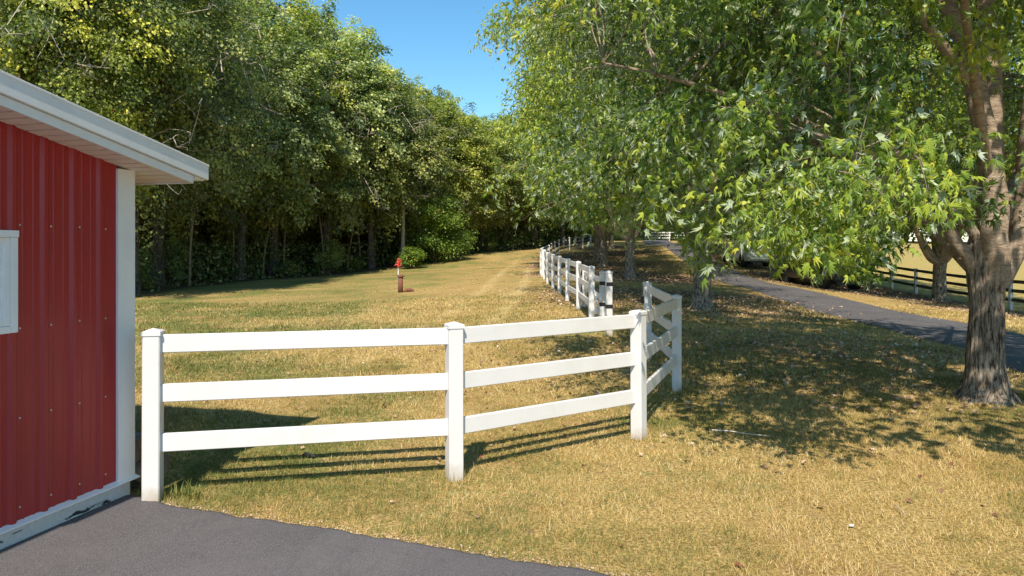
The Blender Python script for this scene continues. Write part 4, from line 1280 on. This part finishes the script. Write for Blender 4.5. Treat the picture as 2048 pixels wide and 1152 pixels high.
# window
wroot = empty("window", (0, 0, 0)); wroot.parent = barn
u0, u1, z0, z1 = .955, 1.72, 1.41, 2.078
m = MB(); w = .045
m.box(-.034, -.001, u0, u0+w, z0, z1-w-.001); m.box(-.034, -.001, u1-w, u1, z0, z1-w-.001)
m.box(-.038, -.001, u0-.004, u1+.004, z1-w, z1); m.box(-.034, -.001, u0+w+.001, u1-w-.001, z0, z0+w)
bevel(m.build("frame", M_TRIM, wroot), .003)
m = MB(); a = u0+w+.001; b_ = u1-w-.001; c_ = z0+w+.001; d_ = z1-w-.001; w2 = .04
m.box(-.022, -.001, a, a+w2, c_, d_); m.box(-.022, -.001, b_-w2, b_, c_, d_); m.box(-.022, -.001, a+w2, b_-w2, c_, c_+w2); m.box(-.022, -.001, a+w2, b_-w2, d_-w2, d_)
bevel(m.build("sash", M_TRIM, wroot), .003)
m = MB(); m.box(-.012, -.001, a+w2, b_-w2, c_+w2, d_-w2); m.build("panel", simple("white_window_panel", (.78, .79, .79), .3), wroot)
# soffit boards
OV = 0.32; EO = 0.34
smm = None
m = MB(); tA, tB = 2.58-SL*EO+.014, 2.58+SL*LW/2+.014
m.add([(-OV+.03, -EO, tA), (-.001, -EO, tA), (-.001, LW/2, tB), (-OV+.03, LW/2, tB), (-OV+.03, -EO, tA+.01), (-.001, -EO, tA+.01), (-.001, LW/2, tB+.01), (-OV+.03, LW/2, tB+.01)], [(0, 3, 2, 1), (4, 5, 6, 7), (0, 1, 5, 4), (1, 2, 6, 5), (2, 3, 7, 6), (3, 0, 4, 7)]); m.build("soffit_groove_shade", M_BLACK, barn)  # black sheet added over the boards so their gaps read as shaded grooves
u = -EO
while u < LW/2:
    du = .1015
    m = MB(); z_a, z_b = topz(u+.002)+.0, topz(u+du-.013)
    m.add([(-OV+.03, u+.002, z_a), (-.001 if u > -.03 else .6, u+.002, z_a), (-.001 if u > -.03 else .6, u+du-.013, z_b), (-OV+.03, u+du-.013, z_b),
           (-OV+.03, u+.002, z_a+.012), (-.001 if u > -.03 else .6, u+.002, z_a+.012), (-.001 if u > -.03 else .6, u+du-.013, z_b+.012), (-OV+.03, u+du-.013, z_b+.012)],
          [(0, 3, 2, 1), (4, 5, 6, 7), (0, 1, 5, 4), (1, 2, 6, 5), (2, 3, 7, 6), (3, 0, 4, 7)])
    m.build("soffit_board", M_SOFFIT, barn); u += du
def slab(x0, x1, ua, ub, za, zb, name, mat, shift=0.0):
    """sloped bar following the roof pitch: from height offset za to zb above topz"""
    m = MB()
    ta, tb = 2.58+SL*ua, 2.58+SL*ub
    m.add([(x0, ua, ta+za), (x1, ua, ta+za), (x1, ub, tb+za), (x0, ub, tb+za), (x0, ua, ta+zb), (x1, ua, ta+zb), (x1, ub, tb+zb), (x0, ub, tb+zb)],
          [(0, 3, 2, 1), (4, 5, 6, 7), (0, 1, 5, 4), (1, 2, 6, 5), (2, 3, 7, 6), (3, 0, 4, 7)])
    return bevel(m.build(name, mat, barn), .003)
slab(-OV+.004, -OV+.029, -EO, LW/2, -.012, .052, "fascia_board", M_FASCIA)
slab(-OV-.022, -OV+.012, -EO-.15, LW/2, .055, .178, "rake_trim", M_FASCIA)
slab(-OV-.028, -OV+.0, -EO-.153, LW/2, .168, .186, "drip_edge", M_FASCIA)
slab(-OV+.013, 8.2, -EO-.15, LW/2, .150, .172, "roof", M_FASCIA)
slab(-OV+.014, 8.2, -EO-.02, LW/2, .02, .149, "roof_deck", M_SOFFIT) if False else None
m = MB(); m.add([(-OV+.013, LW/2, 2.58+SL*LW/2+.150), (8.2, LW/2, 2.58+SL*LW/2+.150), (8.2, LW+EO, 2.58-SL*EO+.15), (-OV+.013, LW+EO, 2.58-SL*EO+.15),
                 (-OV+.013, LW/2, 2.58+SL*LW/2+.172), (8.2, LW/2, 2.58+SL*LW/2+.172), (8.2, LW+EO, 2.58-SL*EO+.172), (-OV+.013, LW+EO, 2.58-SL*EO+.172)],
                [(0, 3, 2, 1), (4, 5, 6, 7), (0, 1, 5, 4), (1, 2, 6, 5), (2, 3, 7, 6), (3, 0, 4, 7)]); m.build("roof", M_FASCIA, barn)
m = MB(); m.box(-OV-.02, -OV+.0, LW/2, LW+EO, 2.3, 2.5)
# eave face at the low end, and eave trough
m = MB(); m.box(-OV+.03, 8.15, -EO-.022, -EO-.001, topz(-EO)-.012, topz(-EO)+.125); bevel(m.build("eave_board", M_FASCIA, barn), .003)
m = MB(); m.box(-OV+.014, 8.15, -EO-.148, -EO-.024, topz(-EO-.15)+.05, topz(-EO-.15)+.145); bevel(m.build("gutter", M_FASCIA, barn), .01)

# ------------------------------------------------------------------ block wall behind the corner post
wall = empty("block_wall", (-2.93, 5.62, 0), 0.06); setp(wall, "low wall of rough tan blocks in the shade behind the first fence post", "retaining wall")
rgb = np.random.default_rng(3)
for course in range(2):
    x = -0.0 - (0.16 if course else 0.0)
    for k in range(4):
        w = rgb.uniform(.38, .46)
        m = MB()
        n = 4
        hh = .192
        # rough-faced block: front grid pushed in and out
        Vb = []
        for iz in range(n+1):
            for ix in range(6):
                fx = ix/5; fz = iz/n
                edge = min(fx, 1-fx, fz, 1-fz)
                Vb.append((x-w*fx, -0.05*min(1, edge*5)*(0.6+0.8*rgb.uniform()), course*.2+hh*fz))
        fs = []
        for iz in range(n):
            for ix in range(5):
                a = iz*6+ix; fs.append((a, a+6, a+7, a+1))
        m.add(Vb, fs)
        m.add([(x, 0, course*.2), (x-w, 0, course*.2), (x-w, .24, course*.2), (x, .24, course*.2), (x, 0, course*.2+hh), (x-w, 0, course*.2+hh), (x-w, .24, course*.2+hh), (x, .24, course*.2+hh)],
              [(0, 1, 2, 3), (4, 7, 6, 5), (0, 3, 7, 4), (1, 5, 6, 2), (3, 2, 6, 7)])
        m.build("block", M_STONE, wall)
        x -= w+.012

# ------------------------------------------------------------------ yard hydrant and rusty pipe
hx, hy = -4.62, 28.0; hz = g1(hx, hy)
hyd = empty("yard_hydrant", (hx-.075, hy+.16, hz)); setp(hyd, "yard hydrant with a bright red head on a thin galvanised riser, out on the lawn", "hydrant")
m = MB(); m.lathe([(.017, -.1), (.017, 1.08)], 12); m.build("riser", M_GALV, hyd, True)
m = MB(); m.lathe([(.03, 1.02), (.045, 1.05), (.05, 1.12), (.045, 1.2), (.055, 1.22), (.055, 1.27), (.03, 1.30)], 14); m.build("head", M_REDP, hyd, True)
T = Tubes(); T.add(curve_pts([(-.02, -.02, 1.14), (-.09, -.02, 1.14), (-.14, -.02, 1.10)], 8), [.026]*8, 10, 0); link_mesh("spout", T.mesh("spout"), M_REDP, hyd)
T = Tubes(); T.add(curve_pts([(0, -.02, 1.37), (.06, -.02, 1.36), (.13, -.02, 1.22), (.12, -.02, 1.12), (.03, -.02, 1.07)], 16), [.020]*16, 8, 0)
T.add(curve_pts([(-.05, -.02, 1.20), (-.03, -.02, 1.30), (0, -.02, 1.39), (.03, -.02, 1.38)], 8), [.020]*8, 8, 0); link_mesh("handle", T.mesh("handle"), M_REDP, hyd)
pipe = empty("rusty_pipe", (hx+.05, hy, hz)); setp(pipe, "upright rusty iron pipe with a flanged cap, in front of the red hydrant", "pipe")
m = MB(); m.lathe([(.098, -.1), (.098, .64)], 24); m.build("pipe", M_RUST, pipe, True)
m = MB(); m.lathe([(.135, .64), (.138, .68), (.12, .71), (.05, .735)], 24); m.lathe([(.014, 0), (.014, .05)], 6, 'X', (.13, 0, .66)); m.build("cap", M_RUST, pipe)
T = Tubes(); T.add(curve_pts([(0, 0, .05), (.16, 0, .09), (.30, 0, .06), (.34, 0, -.03)], 12), [.07, .072, .072, .07, .07, .07, .07, .07, .065, .065, .06, .06], 14, 0)
o = link_mesh("pipe_elbow", T.mesh("pipe_elbow"), M_RUST); o.location = (hx+.22, hy+.05, hz+.02)
setp(o, "short rusty pipe elbow lying on the grass beside the upright pipe", "pipe elbow")

# ------------------------------------------------------------------ vehicles
M_TYRE = simple("tyre_rubber", (.02, .02, .02), .85, var=.2); M_RIM = simple("alloy_rim", (.5, .5, .5), .3, .8)
M_GLASS = simple("dark_car_glass", (.012, .014, .016), .08, 0, .6, var=.05)
M_LAMPR = simple("red_lamp", (.35, .01, .01), .2)
def paint(name, col, metal=.3):
    m, nt, b, _ = new_mat(name); n = noise(nt, 3, 4, .6, objco(nt))
    r = ramp(nt, n.outputs[0], [(.3, tuple(c*.92 for c in col)), (.7, col)]); nt.links.new(r.outputs[0], b.inputs['Base Color'])
    b.inputs['Roughness'].default_value = .3; b.inputs['Metallic'].default_value = metal; b.inputs['Coat Weight'].default_value = .6
    return m
def wheel(parent, x, y, r=.36, w=.24):
    e = empty("wheel", (x, y, r)); e.parent = parent
    m = MB(); m.lathe([(r*.62, -w/2), (r*.9, -w/2), (r, -w/2+.04), (r, w/2-.04), (r*.9, w/2), (r*.62, w/2)], 28, 'X'); m.build("tyre", M_TYRE, e, True)
    m = MB()
    m.lathe([(r*.62, -w/2+.02), (r*.62, w/2-.02)], 24, 'X')
    for s in (-1, 1):
        m.lathe([(.06, s*(w/2-.03)), (.05, s*(w/2-.005))] if s > 0 else [(.05, -w/2+.005), (.06, -w/2+.03)], 12, 'X')
        for k in range(6):
            a = k*math.pi/3; ca, sa = math.cos(a), math.sin(a); t = .03; R_ = r*.6; x0 = s*(w/2-.012); x1 = s*(w/2-.03)
            m.add([(x0, -sa*t, ca*t), (x0, sa*t, -ca*t), (x0, ca*R_+sa*t, sa*R_-ca*t), (x0, ca*R_-sa*t, sa*R_+ca*t),
                   (x1, -sa*t, ca*t), (x1, sa*t, -ca*t), (x1, ca*R_+sa*t, sa*R_-ca*t), (x1, ca*R_-sa*t, sa*R_+ca*t)],
                  [(0, 1, 2, 3), (4, 7, 6, 5), (0, 4, 5, 1), (1, 5, 6, 2), (2, 6, 7, 3), (3, 7, 4, 0)])
    m.build("rim", M_RIM, e)
def vehicle(name, label, cat, loc, rz, col, kind):
    """rear faces local -y"""
    root = empty(name, loc, rz); setp(root, label, cat)
    W = .95
    # section stations: (y, half width, z bottom, z top)
    P_ = paint(name+"_paint", col)
    if kind == 'suv':
        L0, L1 = -2.35, 2.35; hood = 1.05; belt = 1.12; roof = 1.78
        lower = [(-2.35, .50, .98), (-2.28, .34, 1.10), (-1.5, .30, 1.12), (0, .30, 1.10), (1.2, .30, 1.06), (2.0, .32, .98), (2.30, .36, .82), (2.36, .45, .66)]
        cabin = [(-2.25, 1.08, 1.10), (-2.02, 1.08, 1.70), (-1.6, 1.08, 1.78), (0.0, 1.08, 1.78), (.45, 1.08, 1.70), (1.2, 1.04, 1.06)]
        wb = (-1.45, 1.45)
    else:
        L0, L1 = -2.85, 2.85; belt = 1.2
        lower = [(-2.85, .60, 1.20), (-2.80, .48, 1.26), (-1.0, .42, 1.26), (.0, .42, 1.22), (1.5, .42, 1.18), (2.5, .42, 1.08), (2.80, .46, .90), (2.88, .55, .70)]
        cabin = [(-1.02, 1.2, 1.24), (-.92, 1.2, 1.82), (-.6, 1.2, 1.90), (.55, 1.2, 1.88), (.85, 1.2, 1.80), (1.5, 1.16, 1.20)]
        wb = (-1.85, 1.75)
    def sec(y, z0, z1, w, tum=0.0):
        return [(-w+.05, y, z0), (w-.05, y, z0), (w, y, z0+.08), (w, y, (z0+z1)/2+.05), (w-.04-tum, y, z1-.05), (w-.12-tum, y, z1), (-w+.12+tum, y, z1), (-w+.04+tum, y, z1-.05), (-w, y, (z0+z1)/2+.05), (-w, y, z0+.08)]
    m = MB(); m.ring_stack([sec(y, z0, z1, W-(.10 if i in (0, len(lower)-1) else .03 if i in (1, len(lower)-2) else 0)) for i, (y, z0, z1) in enumerate(lower)])
    bevel(m.build("body", P_, root, True), .02, 2)
    m = MB(); m.ring_stack([sec(y, z0, max(z1, z0+.12), W-.05, .02+.16*(z1-z0)) for (y, z0, z1) in cabin])
    bevel(m.build("cabin", P_, root, True), .02, 2)
    # glass: rear and sides as inset panels slightly proud
    ys = [c[0] for c in cabin]; zt = max(c[2] for c in cabin); zb = cabin[0][1]+.06
    m = MB(); yr = cabin[0][0]; yt = cabin[1][0]
    m.add([(-.68, yr+.02, zb), (.68, yr+.02, zb), (.60, yt+.0, zt-.14), (-.60, yt+.0, zt-.14), (-.68, yr-.03, zb), (.68, yr-.03, zb), (.60, yt-.045, zt-.14), (-.60, yt-.045, zt-.14)],
          [(0, 1, 2, 3), (4, 7, 6, 5), (0, 4, 5, 1), (1, 5, 6, 2), (2, 6, 7, 3), (3, 7, 4, 0)])
    m.build("rear_window", M_GLASS, root)
    yf = cabin[-2][0]
    n = 3 if kind == 'suv' else 2
    for s in (-1, 1):
        for k in range(n):
            y0 = yt+.08+(yf-yt-.08)*k/n; y1 = yt+.08+(yf-yt-.08)*(k+1)/n-.07
            xo = W-.035; xi = W-.135
            m = MB(); m.add([(s*xo, y0, zb), (s*xo, y1, zb), (s*xi, y1-.05, zt-.15), (s*xi, y0+.04, zt-.15), (s*(xo-.06), y0, zb), (s*(xo-.06), y1, zb), (s*(xi-.06), y1-.05, zt-.15), (s*(xi-.06), y0+.04, zt-.15)],
                  [(0, 1, 2, 3), (4, 7, 6, 5), (0, 4, 5, 1), (1, 5, 6, 2), (2, 6, 7, 3), (3, 7, 4, 0)])
            m.build("side_window", M_GLASS, root)
        m = MB(); m.box(-.07, .07, -.03, .03, -.17, .17); o = bevel(m.build("tail_light", M_LAMPR, root), .012); o.location = (s*(W-.14), lower[1][0]-.0, lower[1][2]-.18)
        for yy in wb:
            wheel(root, s*(W-.10), yy)
            m = MB(); m.lathe([(.43, s*(W-.30)), (.43, s*(W+.003))] if s > 0 else [(.43, -(W+.003)), (.43, -(W-.30))], 24, 'X', (0, yy, .37)); m.build("wheel_arch", M_BLACK, root)
    m = MB(); m.box(-W+.06, W-.06, L0-.07, L0+.12, .42, .62); bevel(m.build("rear_bumper", P_ if kind == 'suv' else M_BLACK, root), .03, 3)
    m = MB(); m.box(-.17, .17, L0-.012, L0+.03, .74, .86); m.build("licence_plate", M_BLACK, root)
    m = MB(); m.box(-.62, .62, L0+.2, L1-.2, .22, .40); m.build("underbody", M_BLACK, root)
    for s in (-1, 1):
        m = MB(); m.box(s*W-.02 if s > 0 else s*W-.16, s*W+.16 if s > 0 else s*W+.02, cabin[-2][0]+.15, cabin[-2][0]+.25, zb+.0, zb+.16); bevel(m.build("wing_mirror", P_, root), .03, 2)
    return root
vehicle("parked_car", "silver car parked on the verge, its plain tail and plate showing under the maple leaves", "car", (16.2, 47.2, g1(16.2, 47.2)), 0.06, (.70, .70, .70), 'suv')
vehicle("parked_truck", "black pickup parked on the verge past the driveway, mostly hidden by hanging leaves", "pickup truck", (15.85, 35.4, g1(15.85, 35.4)), 0.12, (.012, .012, .014), 'pickup')

# ------------------------------------------------------------------ grass blades, litter
def on_lawn(x, y):
    rl, rr = road_x(y)
    ok = (y > apron_edge(x)+0.0) & ~((x > rl) & (x < rr))
    # outside the barn and not under the block wall
    u = -(x-cx)*0.252 - (y-cy)*0.968; v = -(x-cx)*0.968 + (y-cy)*0.252
    ok &= ~((v > -.02) & (u > -.02))
    ok &= ~((x < -2.8) & (y < 5.9))
    return ok
def grass():
    rg = np.random.default_rng(41)
    parts = []
    for y0, y1, dens, ln, wd in ((3.3, 6.0, 8500, .038, .0032), (6.0, 9.0, 4200, .042, .0046), (9.0, 14.0, 1700, .054, .0075), (14.0, 24.0, 480, .060, .013)):
        area = .84*(y1*y1-y0*y0)
        n = int(area*dens)
        y = np.sqrt(rg.uniform(y0*y0, y1*y1, n)); x = rg.uniform(-.84, .84, n)*y
        k = on_lawn(x, y); x = x[k]; y = y[k]
        parts.append((x, y, np.full(len(x), ln), np.full(len(x), wd)))
    x, y, ln, wd = [np.concatenate(q) for q in zip(*parts)]
    # tufty: thin the bare patches
    tu = fbm(x*6, y*6, 91, 3)*.7 + fbm(x*1.7, y*1.7, 93, 3)*.3
    k = tu > .39+.05*rg.normal(0, 1, len(x))
    x, y, ln, wd, tu = x[k], y[k], ln[k], wd[k], tu[k]
    n = len(x)
    g = green_field(x, y)
    z = gz(x, y) + 0.022*(fbm(x*2.3, y*2.3, 31, 3)-0.5)*sstep(4.5, 8, y)
    a = rg.uniform(0, 2*np.pi, n); tilt = rg.uniform(.55, 1.50, n)**1.0
    isg = rg.uniform(0, 1, n) < sstep(.22, .75, g)*.9
    tilt = np.where(isg, tilt*.7, tilt)
    L = ln*rg.uniform(.4, 1.6, n)*(0.35+1.35*tu)*np.where(isg, 1.15, 1.0)
    d = np.stack([np.cos(a)*np.sin(tilt), np.sin(a)*np.sin(tilt), np.cos(tilt)], 1)
    s = np.stack([-np.sin(a), np.cos(a), rg.normal(0, .4, n)], 1)
    P = np.stack([x, y, z+.0], 1)
    w = (wd*rg.uniform(.6, 1.4, n))[:, None]
    V = np.stack([P-s*w/2+[0, 0, -.003], P+s*w/2+[0, 0, -.003], P+d*L[:, None]+[0, 0, .004]], 1)
    tint = np.where(isg, rg.normal(.20, .11, n), rg.normal(.65, .20, n) - .28*sstep(.5, .66, fbm(x*.9, y*.9, 95, 4)))
    Fc = np.arange(n*3).reshape(n, 3)
    me = np_mesh("grass", V.reshape(-1, 3), Fc, False, tint=np.repeat(np.clip(tint, 0, 1), 3))
    setp(link_mesh("grass", me, M_BLADE), "short dry grass blades over the front lawn, straw gold and green", "grass", kind='stuff')
    print("blades", n)
    # longer green tufts by the first post and here and there
    tuftP = [(-2.62, 5.36), (-2.55, 5.42), (-2.66, 5.42), (-2.50, 5.34)]
    # taller uncut blades round the feet of the posts
    V = []; tn = []
    for (qx, qy) in ((-2.80, 5.32), (-0.49, 5.81), (1.31, 7.06), (2.28, 9.45), (2.34, 11.8), (2.01, 14.13)):
        for q in range(150):
            a = rg.uniform(0, 6.28); rr2 = .075+abs(rg.normal(0, .05)); bx_, by_ = qx+math.cos(a)*rr2*1.1, qy+math.sin(a)*rr2*1.1
            if by_ < apron_edge(bx_)+.02: continue
            LL = rg.uniform(.04, .11); tl = rg.uniform(.1, .9); a2 = rg.uniform(0, 6.28)
            b = np.array([bx_, by_, g1(bx_, by_)-.005]); dd = np.array([math.cos(a2)*math.sin(tl), math.sin(a2)*math.sin(tl), math.cos(tl)]); ss = np.array([-math.sin(a2), math.cos(a2), 0])*.0022
            V += [b-ss, b+ss, b+dd*LL]; tn += [rg.normal(.42, .22)]*3
    V = np.array(V); me = np_mesh("post_grass", V, np.arange(len(V)).reshape(-1, 3), False, tint=np.clip(tn, 0, 1))
    setp(link_mesh("post_grass", me, M_BLADE), "uncut grass round the feet of the white fence posts", "grass", kind='stuff')
    V = []; tn = []
    for (tx, ty) in tuftP:
        for q in range(26):
            a = rg.uniform(0, 6.28); tl = rg.uniform(.2, .9); LL = rg.uniform(.06, .17)
            b = np.array([tx+rg.normal(0, .03), ty+rg.normal(0, .025), g1(tx, ty)-.005])
            dd = np.array([math.cos(a)*math.sin(tl), math.sin(a)*math.sin(tl), math.cos(tl)]); ss = np.array([-math.sin(a), math.cos(a), 0])*.0028
            mid = b+dd*LL*.55; tip = b+dd*LL+np.array([math.cos(a), math.sin(a), -.6])*LL*.12
            V += [b-ss, b+ss, mid+ss*.8, b-ss, mid+ss*.8, mid-ss*.8, mid-ss*.8, mid+ss*.8, tip]; tn += [rg.normal(.2, .12)]*9
    V = np.array(V); me = np_mesh("grass_tuft", V, np.arange(len(V)).reshape(-1, 3), False, tint=np.clip(tn, 0, 1))
    setp(link_mesh("grass_tuft", me, M_BLADE), "taller green grass tuft at the foot of the first fence post by the asphalt", "grass tuft", kind='thing')
grass()

def curled_leaf():
    tv, tf = T_MID
    v = tv.copy(); v[:, 2] += 0.55*np.abs(v[:, 0])**1.2 + 0.25*(v[:, 1]-.4)**2+.1
    return v, tf
T_CURL = curled_leaf()
T_CURL_LOW = (np.array([(0, 0, .05), (.4, .3, .28), (.2, .75, .2), (-.3, .7, .3), (-.4, .25, .22), (0, .4, .02)]), np.array([(5, 0, 1), (5, 1, 2), (5, 2, 3), (5, 3, 4), (5, 4, 0)]))
def litter():
    rg = np.random.default_rng(51)
    n = 130000
    y = rg.uniform(8, 62, n)**1.0; x = rg.uniform(-2.5, 21, n)
    l = litter_field(x, y)
    # thick where shade lies, and spilling to the lawn left of the fence
    pr = sstep(.12, .75, l)*(0.45+0.55*fbm(x*.9, y*.9, 71, 3))*1.5 + .035
    pr = np.where(y < 12, pr*.25, pr)
    rl, rr = road_x(y)
    onroad = (x > rl) & (x < rr); pr = np.where(onroad, pr*.10, pr); pr = np.where(x > 20.6, 0, pr)
    k = rg.uniform(0, 1, n) < pr
    x, y = x[k], y[k]; onr = onroad[k]
    # sparse ones over the open lawn
    m2 = 3200; y2 = np.sqrt(rg.uniform(6**2, 30**2, m2)); x2 = rg.uniform(-.6, .75, m2)*y2
    k2 = on_lawn(x2, y2); x2, y2 = x2[k2], y2[k2]
    x = np.r_[x, x2]; y = np.r_[y, y2]; onr = np.r_[onr, np.zeros(len(x2), bool)]; n = len(x)
    z = gz(x, y)+np.where(onr, .06, .018)
    nm = rg.normal(0, .35, (n, 3)); nm[:, 2] += 1
    tip = rg.normal(0, 1, (n, 3)); tip[:, 2] *= .2
    sz = rg.uniform(.035, .095, n)*(1+y*.006); sz[-len(x2):] *= .72
    tint = np.clip(rg.normal(.52, .20, n), 0, 1); tint[-len(x2):] = np.clip(rg.normal(.36, .2, len(x2)), 0, .85)
    nr_ = y < 17
    me = leaves_mesh('fallen_leaves', np.stack([x, y, z], 1)[nr_], tip[nr_], nm[nr_], sz[nr_], tint[nr_], T_CURL_LOW)
    mf = leaves_mesh('fallen_leaves', np.stack([x, y, z], 1)[~nr_], tip[~nr_], nm[~nr_], sz[~nr_], tint[~nr_], T_TWO)
    setp(link_mesh('fallen_leaves', mf, M_LITTER), 'fallen leaves thick on the ground farther up the row of maples', 'leaf litter', kind='stuff')
    setp(link_mesh("fallen_leaves", me, M_LITTER), "dry brown and pinkish fallen leaves strewn under the maples", "leaf litter", kind='stuff')
    print("litter", n)
    # the few near the camera one can pick out
    cm_ = {}
    for nm_, t in (("red", .06), ("brown", .3), ("pale", .74)):
        q = np_mesh("fallen_leaf", T_CURL[0], T_CURL[1], False, tint=np.full(len(T_CURL[0]), t)); q.materials.append(M_LITTER); cm_[nm_] = q
    spots = [(1467, 1133, "red", .075), (1640, 1021, "red", .07), (1538, 938, "brown", .06), (1604, 936, "pale", .07), (1610, 883, "brown", .075), (1485, 860, "red", .05),
             (1570, 905, "brown", .07), (1740, 900, "pale", .075), (1880, 982, "brown", .075), (1845, 960, "red", .05), (1960, 1014, "red", .07), (2010, 930, "brown", .07),
             (1420, 910, "brown", .06), (1325, 872, "pale", .08), (1388, 892, "pale", .05), (1825, 1008, "red", .06), (1983, 1032, "red", .055), (1710, 920, "brown", .05),
             (1120, 1010, "red", .05), (1015, 905, "pale", .06), (960, 1040, "brown", .05), (1210, 935, "pale", .06), (1905, 930, "red", .06), (1690, 925, "brown", .05), (1245, 1100, "red", .05), (780, 1010, "pale", .05)]
    labs = {"red": "small curled red maple leaf lying on the dry front lawn", "brown": "small curled brown maple leaf lying on the dry front lawn", "pale": "small curled pale maple leaf lying on the dry front lawn"}
    where = ["just past the asphalt corner", "beside the dark twig, nearest the asphalt", "alone in the middle of the golden lawn", "curled up in the middle of the golden lawn", "beyond the long stick", "lying against the long pale stick",
             "just in front of the long stick", "on the sunny edge of the big maple's shade", "between the big maple and the bottom edge", "a step nearer the driveway maple than the twig", "near the right border, in open sun", "at the right border under the maple shade",
             "in line with the corner fence post and the stick", "beside the foot of the corner fence post", "between the corner fence post and the stick", "below the big maple, in open golden grass", "lowest of those near the right border", "near the tip of the maple shade",
             "between the middle post and the asphalt", "right of the middle post, on rail shadows", "right below the middle fence post", "in front of the right fence panel", "among the maple's outermost shadow spots", "beside the pale one near the shade tip", "close to the middle of the asphalt edge", "left of the middle post, near the asphalt"]
    for wi, (px, py, c, s) in enumerate(spots):
        Y = CAMZ*F/(py-HZ); X = (px-1024)/F*Y
        o = bpy.data.objects.new("fallen_leaf", cm_[c]); COL.objects.link(o)
        o.location = (X, Y, g1(X, Y)+.018); o.rotation_euler = (rg.normal(0, .35), rg.normal(0, .35), rg.uniform(0, 6.28)); o.scale = (s,)*3
        setp(o, "curled %s leaf on the lawn, %s" % (c, where[wi]), "fallen leaf", "fallen leaves scattered on the front lawn")
    # sticks
    for (pa, pb, lab, r) in (((1424, 866), (1540, 878), "long pale stick lying in the sunlit grass before the big maple", .010),
                             ((1790, 1018), (1812, 1040), "short dark twig lying on the dry lawn", .005)):
        q = []
        for (px, py) in (pa, pb):
            Y = CAMZ*F/(py-HZ); q.append(((px-1024)/F*Y, Y, 0.03))
        T = Tubes(); a, b = np.array(q[0]), np.array(q[1])
        T.add(curve_pts([a, a*.7+b*.3+[0, .02, .006], a*.4+b*.6+[0, -.015, .004], b], 10), np.linspace(r, r*.4, 10), 7, .9)
        setp(link_mesh("stick", T.mesh("stick"), simple("pale_wood", (.55, .47, .36), .8, var=.3) if r > .006 else M_TWIG), lab, "stick")
    Y = CAMZ*F/(1057-HZ); X = (1703-1024)/F*Y
    m = MB(); m.lathe([(.012, -.01), (.022, .0), (.020, .012), (.008, .018)], 9); o = m.build("pebble", simple("white_pebble", (.75, .72, .6), .6), None, True); o.location = (X, Y, .02); o.scale = (.8, .55, .6)
    setp(o, "white pebble on the dry lawn near the asphalt", "pebble")
    for (px, py) in ((1595, 1072), (338, 1040), (540, 1107)):
        pass
litter()
# gravel crumbs along the asphalt edge
rg = np.random.default_rng(61)
n = 1500
x = rg.uniform(-2.7, 4.0, n); y = apron_edge(x)+np.abs(rg.normal(0, .05, n))+.005
T_ST = (np.array([(-.5, -.4, 0), (.5, -.45, 0), (.45, .5, 0), (-.4, .45, 0), (0, .05, .6)]), np.array([(0, 1, 4), (1, 2, 4), (2, 3, 4), (3, 0, 4)]))
tip = rg.normal(0, 1, (n, 3)); tip[:, 2] = 0; nm = np.tile([0, 0, 1.0], (n, 1))
me = leaves_mesh("gravel", np.stack([x, y, np.full(n, .008)], 1), tip, nm, rg.uniform(.004, .012, n)*rg.uniform(.5,1.3,n), rg.uniform(0.4, .95, n), T_ST)
setp(link_mesh("gravel", me, M_LITTER), "pale gravel crumbs along the edge of the asphalt", "gravel", kind='stuff')
